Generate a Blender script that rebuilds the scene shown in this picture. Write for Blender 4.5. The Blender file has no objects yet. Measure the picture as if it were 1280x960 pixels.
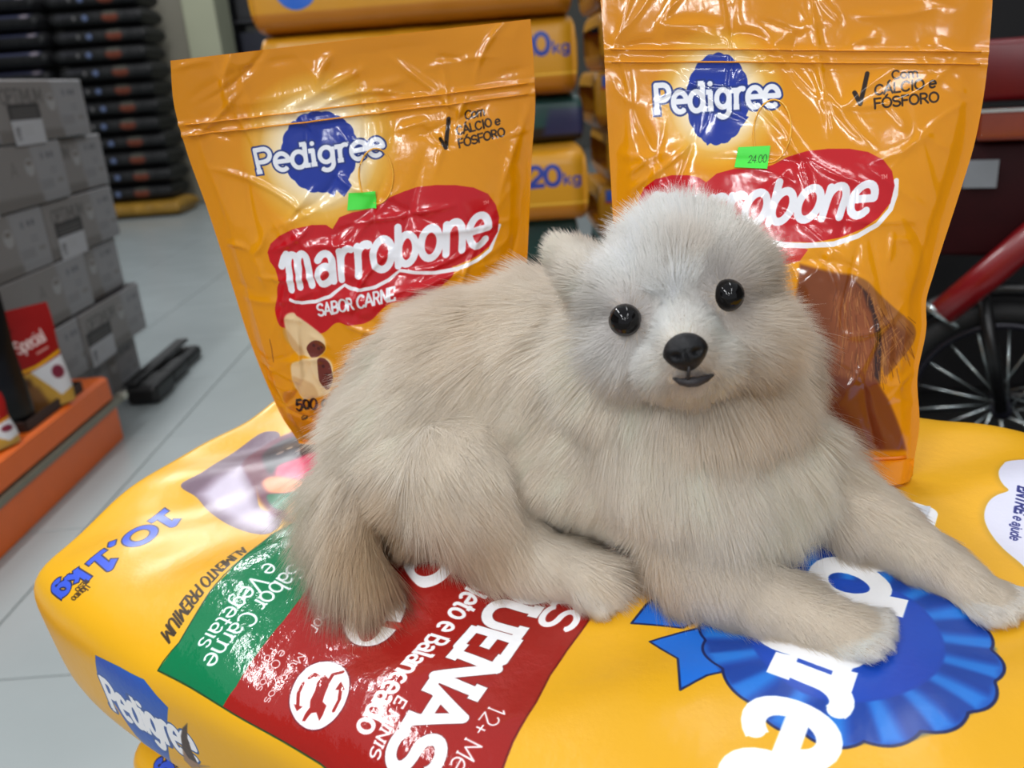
import bpy, bmesh, math, random
import numpy as np
from mathutils import Vector, Matrix, Euler

# ------------------------------------------------------------------ camera
scene = bpy.context.scene
col = scene.collection
random.seed(7)
rng = np.random.default_rng(7)
CAM_R = np.array([[0.99719, -0.07489, 0.0], [-0.02502, -0.33311, 0.94256], [-0.07059, -0.93991, -0.33405]])          # columns: camera right, down, forward in world axes
CAM_P = np.array([0.0, 0.0, 0.75])
cd = bpy.data.cameras.new('camera')
cam = bpy.data.objects.new('camera', cd)
col.objects.link(cam)
cd.sensor_width = 36.0
cd.lens = 36.0 * 1079.0 / 1280.0
m = Matrix(((CAM_R[0][0], -CAM_R[0][1], -CAM_R[0][2], CAM_P[0]),
            (CAM_R[1][0], -CAM_R[1][1], -CAM_R[1][2], CAM_P[1]),
            (CAM_R[2][0], -CAM_R[2][1], -CAM_R[2][2], CAM_P[2]),
            (0, 0, 0, 1)))
cam.matrix_world = m
cd.clip_start = 0.01
cd.dof.use_dof = True
cd.dof.focus_distance = 0.39
cd.dof.aperture_fstop = 11.0
scene.camera = cam

# ------------------------------------------------------------------ light
world = bpy.data.worlds.new('shop_light')
scene.world = world
world.use_nodes = True
bg = world.node_tree.nodes['Background']
bg.inputs['Color'].default_value = (0.90, 0.94, 1.0, 1)
bg.inputs['Strength'].default_value = 0.40
def tube_light(x, y, z, power, length=1.2, width=0.12, rot=0.0):
    ld = bpy.data.lights.new('ceiling_tube', 'AREA')
    ld.shape = 'RECTANGLE'
    ld.size = length; ld.size_y = width
    ld.energy = power
    ld.color = (0.97, 0.985, 1.0)
    o = bpy.data.objects.new('ceiling_tube', ld)
    o.location = (x, y, z)
    o.rotation_euler = (0, 0, rot)
    col.objects.link(o)
    return o
for (x, y, w) in ((-1.7, -5.2, 26), (-0.5, -5.2, 22), (-1.7, -3.3, 28), (-0.4, -3.3, 22), (0.9, -3.3, 12), (-1.3, -1.3, 22), (0.7, -1.3, 7), (-1.3, 0.7, 16), (0.5, 0.9, 5), (-1.45, 2.65, 22), (0.5, 2.8, 7), (-1.9, 5.4, 14)):
    tube_light(x, y, 2.55, w, rot=math.pi / 2)
vs = scene.view_settings
vs.view_transform = 'Standard'; vs.look = 'None'; vs.gamma = 1.0; vs.use_curve_mapping = False
vs.exposure = 0.46
scene.cycles.diffuse_bounces = 8
scene.cycles.transmission_bounces = 10

# ------------------------------------------------------------------ helpers
def tag(o, label=None, cat=None, group=None, kind=None):
    if label: o['label'] = label
    if cat: o['category'] = cat
    if group: o['group'] = group
    if kind: o['kind'] = kind
    return o
def empty(name, loc=(0, 0, 0), rz=0.0):
    o = bpy.data.objects.new(name, None)
    o.location = loc; o.rotation_euler = (0, 0, rz)
    o.empty_display_size = 0.05
    col.objects.link(o)
    return o
def link_mesh(name, me, mat=None, parent=None, smooth=True):
    o = bpy.data.objects.new(name, me)
    col.objects.link(o)
    if mat is not None and not me.materials: me.materials.append(mat)
    if parent is not None: o.parent = parent
    if smooth and len(me.polygons): me.polygons.foreach_set('use_smooth', [True] * len(me.polygons))
    return o
def from_bm(name, bm, mat=None, parent=None, smooth=False):
    me = bpy.data.meshes.new(name)
    bmesh.ops.recalc_face_normals(bm, faces=bm.faces)
    bm.to_mesh(me); bm.free()
    return link_mesh(name, me, mat, parent, smooth)
def box_bm(x0, x1, y0, y1, z0, z1, bevel=0.0, bm=None, seg=2):
    own = bmesh.new()
    r = bmesh.ops.create_cube(own, size=1.0)
    for v in r['verts']:
        v.co = Vector(((x0 + x1) / 2 + v.co.x * (x1 - x0), (y0 + y1) / 2 + v.co.y * (y1 - y0), (z0 + z1) / 2 + v.co.z * (z1 - z0)))
    if bevel: bmesh.ops.bevel(own, geom=own.edges[:], offset=bevel, segments=seg, affect='EDGES', profile=0.5)
    if bm is None: return own
    me = bpy.data.meshes.new('tmp'); own.to_mesh(me); own.free(); bm.from_mesh(me); bpy.data.meshes.remove(me)
    return bm
def tube_bm(pts, r, n=10, bm=None, closed=False, caps=True):
    bm = bm or bmesh.new()
    pts = [Vector(p) for p in pts]
    rr = r if isinstance(r, (list, tuple)) else [r] * len(pts)
    rings = []
    N = len(pts)
    up = Vector((0.31, 0.2, 0.93)).normalized()
    for i, p in enumerate(pts):
        a = pts[(i - 1) % N] if (closed or i > 0) else pts[i]
        b = pts[(i + 1) % N] if (closed or i < N - 1) else pts[i]
        t = (b - a).normalized()
        s = t.cross(up)
        if s.length < 1e-4: s = t.cross(Vector((1, 0, 0)))
        s.normalize(); q = s.cross(t).normalized()
        rings.append([bm.verts.new(p + (s * math.cos(k * 2 * math.pi / n) + q * math.sin(k * 2 * math.pi / n)) * rr[i]) for k in range(n)])
    for i in range(N if closed else N - 1):
        A, B = rings[i], rings[(i + 1) % N]
        for k in range(n): bm.faces.new((A[k], A[(k + 1) % n], B[(k + 1) % n], B[k]))
    if caps and not closed:
        bm.faces.new(rings[0]); bm.faces.new(rings[-1][::-1])
    return bm
def grid_mesh(name, P, UV=None, wrap_u=False):
    """P: (nv, nu, 3) array of points -> quad grid mesh with a UV layer."""
    nv, nu = P.shape[:2]
    idx = np.arange(nv * nu).reshape(nv, nu)
    if wrap_u: nxt = np.concatenate([idx[:, 1:], idx[:, :1]], 1)
    else: nxt = idx[:, 1:]; idx = idx[:, :-1] if False else np.arange(nv * nu).reshape(nv, nu)
    cur = idx if wrap_u else idx[:, :-1]
    F = np.stack([cur[:-1], nxt[:-1], nxt[1:], cur[1:]], -1).reshape(-1, 4)
    me = bpy.data.meshes.new(name)
    me.from_pydata(P.reshape(-1, 3).tolist(), [], F.tolist())
    if UV is not None:
        uvl = me.uv_layers.new(name='UVMap')
        li = np.empty(len(me.loops), dtype=np.int32); me.loops.foreach_get('vertex_index', li)
        uvl.data.foreach_set('uv', UV.reshape(-1, 2)[li].astype(np.float32).ravel())
    return me

def nmat(name):
    mt = bpy.data.materials.new(name); mt.use_nodes = True
    nt = mt.node_tree
    return mt, nt, nt.nodes['Principled BSDF']
def srgb(c): 
    return tuple(((v / 255.0) / 12.92 if v / 255.0 <= 0.04045 else ((v / 255.0 + 0.055) / 1.055) ** 2.4) for v in c) + (1.0,)
def plain(name, c, rough=0.5, metal=0.0, noise=0.08, scale=30.0, bump=0.0, spec=0.5, coat=0.0, bscale=None):
    mt, nt, b = nmat(name)
    b.inputs['Roughness'].default_value = rough
    b.inputs['Metallic'].default_value = metal
    b.inputs['Specular IOR Level'].default_value = spec
    b.inputs['Coat Weight'].default_value = coat
    tc = nt.nodes.new('ShaderNodeTexCoord')
    nz = nt.nodes.new('ShaderNodeTexNoise'); nz.inputs['Scale'].default_value = scale; nz.inputs['Detail'].default_value = 4
    nt.links.new(tc.outputs['Object'], nz.inputs['Vector'])
    rp = nt.nodes.new('ShaderNodeValToRGB')
    a = srgb(c)
    rp.color_ramp.elements[0].position = 0.3; rp.color_ramp.elements[1].position = 0.7
    rp.color_ramp.elements[0].color = tuple(v * (1 - noise) for v in a[:3]) + (1,)
    rp.color_ramp.elements[1].color = tuple(min(1, v * (1 + noise)) for v in a[:3]) + (1,)
    nt.links.new(nz.outputs['Fac'], rp.inputs['Fac'])
    nt.links.new(rp.outputs['Color'], b.inputs['Base Color'])
    if bump:
        nb = nt.nodes.new('ShaderNodeTexNoise'); nb.inputs['Scale'].default_value = bscale or scale * 3; nb.inputs['Detail'].default_value = 3
        nt.links.new(tc.outputs['Object'], nb.inputs['Vector'])
        bp = nt.nodes.new('ShaderNodeBump'); bp.inputs['Strength'].default_value = bump; bp.inputs['Distance'].default_value = 0.004
        nt.links.new(nb.outputs['Fac'], bp.inputs['Height']); nt.links.new(bp.outputs['Normal'], b.inputs['Normal'])
    return mt
def printed(name, img, rough=0.25, bumps=((60.0, 0.15),), spec=0.5, rough_noise=0.0, label_crinkle=0.0):
    """printed plastic film: a flat print under a film with fine crinkles"""
    mt, nt, b = nmat(name)
    tx = nt.nodes.new('ShaderNodeTexImage'); tx.image = img; tx.extension = 'EXTEND'; tx.interpolation = 'Linear'
    nt.links.new(tx.outputs['Color'], b.inputs['Base Color'])
    b.inputs['Roughness'].default_value = rough
    b.inputs['Specular IOR Level'].default_value = spec
    tc = nt.nodes.new('ShaderNodeTexCoord')
    last = None
    for sc, st in bumps:
        nz = nt.nodes.new('ShaderNodeTexNoise'); nz.inputs['Scale'].default_value = sc; nz.inputs['Detail'].default_value = 4
        nz.inputs['Roughness'].default_value = 0.55
        nt.links.new(tc.outputs['Object'], nz.inputs['Vector'])
        bp = nt.nodes.new('ShaderNodeBump'); bp.inputs['Strength'].default_value = st; bp.inputs['Distance'].default_value = 0.003
        nt.links.new(nz.outputs['Fac'], bp.inputs['Height'])
        if last is not None: nt.links.new(last.outputs['Normal'], bp.inputs['Normal'])
        last = bp
    if last is not None: nt.links.new(last.outputs['Normal'], b.inputs['Normal'])
    if label_crinkle:
        nz = nt.nodes.new('ShaderNodeTexNoise'); nz.inputs['Scale'].default_value = 75; nz.inputs['Detail'].default_value = 5
        nt.links.new(tc.outputs['Object'], nz.inputs['Vector'])
        bp = nt.nodes.new('ShaderNodeBump'); bp.inputs['Distance'].default_value = .004
        iv = nt.nodes.new('ShaderNodeMapRange'); iv.inputs['From Min'].default_value = 1; iv.inputs['From Max'].default_value = 0; iv.inputs['To Max'].default_value = label_crinkle
        nt.links.new(tx.outputs['Alpha'], iv.inputs['Value']); nt.links.new(iv.outputs['Result'], bp.inputs['Strength'])
        nt.links.new(nz.outputs['Fac'], bp.inputs['Height']); nt.links.new(last.outputs['Normal'], bp.inputs['Normal']); nt.links.new(bp.outputs['Normal'], b.inputs['Normal'])
        mr = nt.nodes.new('ShaderNodeMapRange'); mr.inputs['To Min'].default_value = .11; mr.inputs['To Max'].default_value = rough
        nt.links.new(tx.outputs['Alpha'], mr.inputs['Value']); nt.links.new(mr.outputs['Result'], b.inputs['Roughness'])
    if rough_noise:
        nz = nt.nodes.new('ShaderNodeTexNoise'); nz.inputs['Scale'].default_value = 18
        nt.links.new(tc.outputs['Object'], nz.inputs['Vector'])
        mr = nt.nodes.new('ShaderNodeMapRange'); mr.inputs['To Min'].default_value = rough - rough_noise; mr.inputs['To Max'].default_value = rough + rough_noise
        nt.links.new(nz.outputs['Fac'], mr.inputs['Value']); nt.links.new(mr.outputs['Result'], b.inputs['Roughness'])
    return mt

# ------------------------------------------------------------------ print drawing (flat artwork, drawn as outlines and strokes)
GL = {
 'A': (.9, ['.05,0 .45,1 .85,0', '.2,.33 .7,.33'], [(.06, 0), (.84, 0)]),
 'B': (.82, ['.12,0 .12,1', '.12,1 .4,1 (.4,.76,.26,.24,90,-90) .12,.52', '.12,.52 .42,.52 (.42,.26,.3,.26,90,-90) .12,0'], []),
 'C': (.85, ['(.45,.5,.4,.5,42,318)'], []),
 'D': (.9, ['.12,0 .12,1 .4,1 (.4,.5,.4,.5,90,-90) .12,0'], []),
 'E': (.78, ['.12,0 .12,1', '.05,1 .68,1 .68,.84', '.12,.5 .55,.5', '.05,0 .7,0 .7,.18'], []),
 'F': (.74, ['.12,0 .12,1', '.12,1 .68,1', '.12,.52 .56,.52'], [(.12, 0)]),
 'G': (.9, ['(.45,.5,.4,.5,42,350)', '.85,.42 .5,.42'], []),
 'I': (.4, ['.2,0 .2,1'], [(.2, 0), (.2, 1)]),
 'L': (.74, ['.12,1 .12,0 .65,0'], [(.12, 1)]),
 'M': (1.02, ['.1,0 .1,1 .5,.25 .9,1 .9,0'], [(.1, 0), (.9, 0)]),
 'N': (.9, ['.12,0 .12,1 .76,0 .76,1'], [(.12, 0), (.76, 1), (.05, 1)]),
 'O': (.92, ['(.45,.5,.4,.5,0,360)'], []),
 'P': (.8, ['.12,0 .12,1 .42,1 (.42,.73,.28,.27,90,-90) .12,.46'], [(.12, 0)]),
 'Q': (.95, ['(.45,.5,.4,.5,0,360)', '.35,.2 .55,.1 .85,-.16'], []),
 'R': (.86, ['.12,0 .12,1 .42,1 (.42,.74,.27,.26,90,-90) .12,.48', '.42,.48 .76,0'], [(.12, 0), (.76, 0)]),
 'S': (.8, ['(.4,.75,.3,.25,25,270) (.4,.25,.33,.25,90,-155)'], []),
 'T': (.8, ['.4,0 .4,1', '.05,1 .75,1'], [(.4, 0)]),
 'U': (.9, ['.12,1 .12,.35 (.45,.35,.33,.35,180,360) .78,1'], [(.12, 1), (.78, 1)]),
 'V': (.84, ['.05,1 .42,0 .8,1'], [(.05, 1), (.8, 1)]),
 'a': (.7, ['(.33,.48,.24,.22,150,0) .57,0', '(.31,.2,.25,.2,0,360)'], [(.6, 0)]),
 'b': (.78, ['.12,1 .12,0', '(.4,.34,.28,.34,0,360)'], [(.06, 1)]),
 'c': (.64, ['(.36,.35,.3,.35,48,312)'], []),
 'd': (.84, ['(.38,.34,.29,.34,0,360)', '.67,1 .67,0'], [(.6, 1), (.72, 0)]),
 'e': (.72, ['.07,.37 .66,.37 (.37,.35,.3,.35,4,312)'], []),
 'g': (.8, ['(.36,.38,.27,.31,0,360)', '.63,.68 .63,0 (.36,-.02,.27,.26,0,-145)'], []),
 'h': (.76, ['.12,0 .12,1', '.12,.4 (.37,.42,.25,.28,180,0) .62,0'], [(.12, 0), (.62, 0)]),
 'i': (.34, ['.16,0 .16,.68', '.16,.93 .165,.93'], [(.16, 0), (.1, .68)]),
 'j': (.36, ['.22,.68 .22,-.08 (.05,-.08,.17,.17,0,-120)', '.22,.93 .225,.93'], []),
 'k': (.74, ['.12,0 .12,1', '.12,.25 .56,.68', '.28,.4 .62,0'], [(.12, 0), (.62, 0)]),
 'l': (.34, ['.16,0 .16,1'], [(.16, 0), (.1, 1)]),
 'm': (1.1, ['.12,0 .12,.68', '.12,.4 (.34,.44,.22,.26,180,0) .56,0', '.56,.4 (.78,.44,.22,.26,180,0) 1,0'], [(.12, 0), (.56, 0), (1., 0), (.06, .68)]),
 'n': (.76, ['.12,0 .12,.68', '.12,.4 (.37,.42,.25,.28,180,0) .62,0'], [(.12, 0), (.62, 0), (.06, .68)]),
 'o': (.74, ['(.37,.35,.3,.35,0,360)'], []),
 'p': (.78, ['.12,.68 .12,-.3', '(.4,.34,.28,.34,0,360)'], [(.12, -.3)]),
 'r': (.56, ['.14,0 .14,.68', '.14,.42 (.38,.42,.24,.27,180,62)'], [(.14, 0), (.06, .68)]),
 's': (.6, ['(.3,.53,.22,.17,25,270) (.3,.18,.24,.18,90,-155)'], []),
 't': (.5, ['.2,.95 .2,.2 (.38,.2,.18,.2,180,290)', '.02,.68 .42,.68'], []),
 'u': (.76, ['.12,.68 .12,.28 (.37,.28,.25,.28,180,360)', '.62,.68 .62,0'], [(.06, .68), (.66, 0)]),
 'v': (.66, ['.03,.68 .33,0 .63,.68'], []),
 '0': (.8, ['(.4,.5,.32,.5,0,360)'], []),
 '1': (.55, ['.08,.8 .28,1 .28,0'], [(.28, 0)]),
 '2': (.72, ['(.35,.7,.28,.3,165,-35) .06,0 .66,0'], []),
 '4': (.78, ['.55,0 .55,1 .06,.3 .72,.3'], []),
 '5': (.7, ['.6,1 .14,1 .1,.55 (.33,.32,.28,.32,120,-150)'], []),
 '3': (.7, ['(.33,.75,.24,.25,150,-90) (.33,.25,.28,.25,90,-150)'], []),
 '+': (.7, ['.08,.4 .62,.4', '.35,.13 .35,.67'], []),
 ',': (.3, ['.14,.04 .17,.04 .08,-.18'], []),
 '.': (.3, ['.14,.03 .145,.03'], []),
 '#': (1.15, ['.02,.62 .14,.86 .24,.98 .26,.5 .24,0', '.25,.45 (.42,.62,.16,.3,190,10) .58,.35 .56,.03', '.58,.42 (.75,.58,.16,.3,190,10) .93,.25 .98,.02'], []),
 ' ': (.4, [], []),
}
GL['Ç'] = (.85, GL['C'][1] + ['.45,0 .5,-.12 .38,-.24'], [])
GL['Á'] = (.9, GL['A'][1] + ['.42,1.14 .58,1.3'], GL['A'][2])
GL['É'] = (.78, GL['E'][1] + ['.36,1.14 .52,1.3'], [])
GL['Ó'] = (.92, GL['O'][1] + ['.42,1.14 .58,1.3'], [])
GL['Í'] = (.4, GL['I'][1] + ['.16,1.14 .32,1.3'], GL['I'][2])
GL['ú'] = (.76, GL['u'][1] + ['.34,.86 .5,1.02'], GL['u'][2])
def glyph_lines(piece):
    pts = []
    for tok in piece.split():
        if tok[0] == '(':
            cx, cy, rx, ry, a0, a1 = (float(q) for q in tok[1:-1].split(','))
            k = max(6, int(abs(a1 - a0) / 14))
            for i in range(k + 1):
                a = math.radians(a0 + (a1 - a0) * i / k)
                pts.append((cx + rx * math.cos(a), cy + ry * math.sin(a)))
        else:
            pts.append(tuple(float(q) for q in tok.split(',')))
    return np.array(pts)

class Art:
    def __init__(s, x0, x1, y0, y1, res, bg):
        s.x0, s.x1, s.y0, s.y1, s.res = x0, x1, y0, y1, res
        s.w, s.h = int((x1 - x0) * res), int((y1 - y0) * res)
        s.a = np.empty((s.h, s.w, 3), np.float32); s.a[:] = np.array(bg, np.float32) / 255
        s.m = np.ones((s.h, s.w), np.float32)
    def px(s, p):
        p = np.asarray(p, float).reshape(-1, 2)
        return np.stack([(p[:, 0] - s.x0) * s.res, (p[:, 1] - s.y0) * s.res], 1)
    def win(s, q, pad):
        i0 = max(0, int(q[:, 0].min() - pad)); i1 = min(s.w, int(q[:, 0].max() + pad) + 2)
        j0 = max(0, int(q[:, 1].min() - pad)); j1 = min(s.h, int(q[:, 1].max() + pad) + 2)
        if i1 <= i0 or j1 <= j0: return None
        X, Y = np.meshgrid(np.arange(i0, i1) + .5, np.arange(j0, j1) + .5)
        return i0, i1, j0, j1, X, Y
    def blend(s, wn, al, c):
        i0, i1, j0, j1 = wn[:4]
        v = s.a[j0:j1, i0:i1]
        c = np.array(c, np.float32) / 255
        v += al[..., None].astype(np.float32) * (c - v)
    def segd(s, X, Y, q):
        d = np.full(X.shape, 1e9)
        for a, b in zip(q[:-1], q[1:]):
            ab = b - a; L = ab @ ab + 1e-9
            t = np.clip(((X - a[0]) * ab[0] + (Y - a[1]) * ab[1]) / L, 0, 1)
            d = np.minimum(d, np.hypot(X - a[0] - t * ab[0], Y - a[1] - t * ab[1]))
        return d
    def segb(s, X, Y, q, r, ext):
        # like segd, but the stroke ends are cut square
        q = q[np.concatenate([[True], np.hypot(*np.diff(q, axis=0).T) > 1e-4])]
        d = np.full(X.shape, 1e9); n = len(q) - 1
        if n < 1 or (n == 1 and np.hypot(*(q[1] - q[0])) < r): return s.segd(X, Y, np.vstack([q, q[-1:]])) if n >= 1 else np.hypot(X - q[0, 0], Y - q[0, 1])
        closed = np.hypot(*(q[0] - q[-1])) < 1e-6
        for i in range(n):
            a, b = q[i], q[i + 1]
            ab = b - a; L = math.sqrt(ab @ ab) + 1e-9
            al = ((X - a[0]) * ab[0] + (Y - a[1]) * ab[1]) / L
            pr = np.abs((X - a[0]) * ab[1] - (Y - a[1]) * ab[0]) / L
            t = np.clip(al, 0, L)
            di = np.hypot(pr, al - t)
            if not closed:
                if i == 0: di = np.where(al < 0, np.maximum(pr, r - al - ext), np.where(al < r, np.maximum(di, r - al - ext), di))
                if i == n - 1: di = np.where(al > L, np.maximum(pr, r + al - L - ext), np.where(al > L - r, np.maximum(di, r + al - L - ext), di))
            d = np.minimum(d, di)
        return d
    def poly(s, pts, c, alpha=1.0, soft=0.0, mask=None):
        q = s.px(pts); sp = soft * s.res
        wn = s.win(q, 2 + sp)
        if wn is None: return
        X, Y = wn[4], wn[5]
        inside = np.zeros(X.shape, bool)
        n = len(q)
        for i in range(n):
            a, b = q[i], q[(i + 1) % n]
            if a[1] == b[1]: continue
            hit = ((a[1] > Y) != (b[1] > Y)) & (X < (b[0] - a[0]) * (Y - a[1]) / (b[1] - a[1]) + a[0])
            inside ^= hit
        d = s.segd(X, Y, np.vstack([q, q[:1]]))
        d = np.where(inside, d, -d)
        al = np.clip(.5 + d / max(1.0, 2 * sp), 0, 1)
        if sp: al = al * al * (3 - 2 * al)
        s.blend(wn, al * alpha, c)
        if mask is not None: s.m[wn[2]:wn[3], wn[0]:wn[1]] = np.where(al > .5, mask, s.m[wn[2]:wn[3], wn[0]:wn[1]])
    def line(s, pts, w, c, alpha=1.0):
        q = s.px(pts); r = w * s.res / 2
        wn = s.win(q, r + 2)
        if wn is None: return
        s.blend(wn, np.clip(.5 + r - s.segd(wn[4], wn[5], q), 0, 1) * alpha, c)
    def glow(s, c0, r, c, alpha, power=1.5, ax=1.0):
        q = s.px([c0]); R = r * s.res
        wn = s.win(np.vstack([q - R, q + R]), 1)
        if wn is None: return
        d = np.hypot(wn[4] - q[0, 0], (wn[5] - q[0, 1]) * ax) / R
        s.blend(wn, np.clip(1 - d, 0, 1) ** power * alpha, c)
    def text(s, st, p0, p1, pt, c, weight=.16, slab=0.0, outline=None, oc=None, oshift=0.0, track=1.0, bow=0.0, xh=1.0):
        p0, p1, pt = (np.array(v, float) for v in (p0, p1, pt))
        adv = sum(GL[ch][0] for ch in st) * track
        R = (p1 - p0) / adv; U = pt - p0
        h = np.hypot(*U) * s.res
        pieces = []
        x = 0.0
        for ch in st:
            a, pc, sf = GL[ch]
            L = [glyph_lines(q) for q in pc]
            if slab:
                for sx, sy in sf:
                    yy = sy - weight * .22 if sy > .3 else sy + weight * .22
                    L.append(np.array([(sx - slab, yy), (sx + slab, yy)]))
            if xh != 1.0: L = [np.stack([q[:, 0], np.where(q[:, 1] <= .7, q[:, 1] * xh, .7 * xh + (q[:, 1] - .7) * (1 - .7 * xh) / .3)], 1) for q in L]
            for q in L:
                lift = bow * np.sin(np.pi * np.clip((x + q[:, 0]) / adv, 0, 1))
                pieces.append(s.px(p0 + (q[:, :1] + x) * R + (q[:, 1:] + lift[:, None]) * U))
            x += a * track
        for pas in ((1, 0) if outline else (0,)):
            r = weight * h / 2 + (outline * h if pas else 0)
            for q in pieces:
                wn = s.win(q, r + 2)
                if wn is None: continue
                dd = s.segb(wn[4], wn[5], q, r, outline * h if pas else 0) if slab else s.segd(wn[4], wn[5], q)
                s.blend(wn, np.clip(.5 + r - dd, 0, 1), oc if pas else c)
    def image(s, name):
        im = bpy.data.images.new(name, s.w, s.h)
        px = np.ones((s.h, s.w, 4), np.float32); px[..., :3] = s.a; px[..., 3] = s.m
        im.alpha_mode = 'CHANNEL_PACKED'
        im.pixels.foreach_set(px.ravel()); im.update(); im.pack()
        return im
def ell(c, rx, ry=None, rot=0.0, n=40, a0=0.0, a1=360.0):
    ry = ry or rx
    t = np.radians(np.linspace(a0, a1, n)); x = rx * np.cos(t); y = ry * np.sin(t)
    cr, sr = math.cos(rot), math.sin(rot)
    return np.stack([c[0] + x * cr - y * sr, c[1] + x * sr + y * cr], 1)
def smooth(p, k=6):
    p = np.asarray(p, float); n = len(p); out = []
    for i in range(n):
        a, b, c, d = p[i - 1], p[i], p[(i + 1) % n], p[(i + 2) % n]
        for t in np.arange(k) / k:
            out.append(.5 * (2 * b + (c - a) * t + (2 * a - 5 * b + 4 * c - d) * t * t + (3 * b - a - 3 * c + d) * t ** 3))
    return np.array(out)
def lerp(a, b, t): return np.array(a) * (1 - t) + np.array(b) * t
# ------------------------------------------------------------------ bag and pouch surfaces (closed forms used for mesh and print)
BAG_O = np.array([-0.12693, 0.51885, 0.53758]); BAG_U = np.array([-0.56566, -0.81412, -0.13131]); BAG_V = np.array([0.82244, -0.56857, -0.01782]); BAG_N = np.array([-0.06015, -0.11807, 0.99118])
BAG_UC, BAG_HW, BAG_HT, BAG_V0, BAG_V1, BAG_E = 0.0002, 0.1815, 0.0557, -0.085, 0.56, 5.2
_th = np.linspace(0, np.pi, 2001)
def _se(n):
    x = np.abs(np.sin(_th)) ** (2 / n); z = np.sign(np.cos(_th)) * np.abs(np.cos(_th)) ** (2 / n)
    L = np.concatenate([[0], np.cumsum(np.hypot(np.diff(x * BAG_HW), np.diff(z * BAG_HT)))])
    return x, z, L
_sx, _sz, _sL = _se(BAG_E)
BAG_QL = _sL[-1]
def bag_local(q, v):
    """q: distance along the wrapping from the middle of the front, v: along the bag -> local (u, v, n)"""
    q = np.asarray(q, float); v = np.asarray(v, float)
    x = np.interp(np.abs(q), _sL, _sx) * np.sign(q); z = np.interp(np.abs(q), _sL, _sz)
    e0 = np.clip((v - BAG_V0) / 0.014, 0, 1); e1 = np.clip((BAG_V1 - v) / 0.014, 0, 1)
    k = np.sqrt(np.clip(1 - (1 - e0) ** 2.6, 0, 1)) * np.sqrt(np.clip(1 - (1 - e1) ** 2.6, 0, 1))
    hw = BAG_HW * (1 - 0.105 * np.exp(-np.maximum(v - BAG_V0, 0) / 0.0475))
    ht = BAG_HT * (0.43 + 0.57 * k)
    wob = 0.0022 * np.sin(x * 9 + v * 31) + 0.0016 * np.sin(v * 57 - x * 5 + 1.0) + 0.0012 * np.sin(v * 90 + x * 14)
    return np.stack([BAG_UC + hw * x, v + 0 * x, -BAG_HT + ht * z + wob * np.clip(z, 0, 1) * k], -1)
def bag_pt(q, v):
    p = bag_local(q, v)
    return BAG_O + p[..., :1] * BAG_U + p[..., 1:2] * BAG_V + p[..., 2:] * BAG_N
def bag_height(P):
    """height of world points over the front of the bag"""
    d = P - BAG_O
    u = d @ BAG_U; v = d @ BAG_V; n = d @ BAG_N
    x = np.clip((u - BAG_UC) / BAG_HW, -0.999, 0.999)
    z = (1 - np.abs(x) ** BAG_E) ** (1 / BAG_E)
    wob = 0.0022 * np.sin(x * 9 + v * 31) + 0.0016 * np.sin(v * 57 - x * 5 + 1.0) + 0.0012 * np.sin(v * 90 + x * 14)
    return n - (-BAG_HT + BAG_HT * z + wob * z)
def poly_at(pl, t):
    pl = np.asarray(pl, float); k = pl[:, 0]
    # smooth interpolation of control points (first column: parameter)
    i = np.clip(np.searchsorted(k, t, side='right') - 1, 0, len(k) - 2)
    f = np.clip((t - k[i]) / (k[i + 1] - k[i]), 0, 1)[..., None]
    T = np.gradient(pl[:, 1:], k, axis=0)
    h = (k[i + 1] - k[i])[..., None]
    p0, p1, m0, m1 = pl[i, 1:], pl[i + 1, 1:], T[i] * h, T[i + 1] * h
    return (2 * f**3 - 3 * f**2 + 1) * p0 + (f**3 - 2 * f**2 + f) * m0 + (-2 * f**3 + 3 * f**2) * p1 + (f**3 - f**2) * m1
def pouch_bulge(a, b):
    s = np.clip(np.minimum(a, 1 - a) / 0.06, 0, 1)
    e = np.clip((a * (1 - a) * 4), 0, 1) ** 0.75
    prof = np.interp(b, [0, .02, .18, .4, .62, .76, .82, 1], [0.25, .45, 1, .95, .62, .28, .1, 0.02])
    return e * prof * s
def pouch_pt(sp, a, b, side=1.0, fine=True):
    a = np.asarray(a, float); b = np.asarray(b, float)
    Lp, Rp = poly_at(sp['left'], b), poly_at(sp['right'], b)
    P = Lp * (1 - a[..., None]) + Rp * a[..., None]
    n = np.array(sp['n'])
    off = sp['bulge'] * pouch_bulge(a, b) * side
    off = off + sp.get('header', 0) * np.clip((b - .8) / .2, 0, 1) ** 2
    if side > 0 or True:
        off = off + 0.0010 * np.exp(-((b - .862) / .0045) ** 2) * side + 0.0010 * np.exp(-((b - .838) / .0045) ** 2) * side
    if fine:
        off = off + pouch_crease(sp, a, b) * (1 if side > 0 else .6)
    return P + n * off[..., None]
def pouch_crease(sp, a, b):
    r = np.random.default_rng(sp['seed'])
    o = np.zeros(np.broadcast(a, b).shape)
    env = np.clip(np.minimum(np.minimum(a, 1 - a), np.minimum(b, 1 - b) + .02) / .05, 0, 1)
    for i in range(sp['creases']):
        x, y = r.uniform(.03, .97), r.uniform(.1, .99)
        an = r.choice([r.normal(1.57, .5), r.normal(2.4, .4), r.normal(.7, .4), r.normal(0, .25)])
        ln = r.uniform(.03, .16); w = r.uniform(.006, .016); am = sp.get('camp', 1.0) * r.uniform(.0004, .0015) * r.choice([1, 1, -1])
        dx = (a - x); dy = (b - y) * 1.2
        t = dx * math.cos(an) + dy * math.sin(an); d = -dx * math.sin(an) + dy * math.cos(an)
        d = d + .25 * t * t / ln * r.uniform(-1, 1)
        o += am * np.exp(-np.abs(d / w) ** 1.4) * np.exp(-(t / ln) ** 4)
    o += .0011 * np.sin(a * 9 + b * 7 + sp['seed']) * np.sin(b * 11 - a * 4) * env
    return o * env
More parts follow.
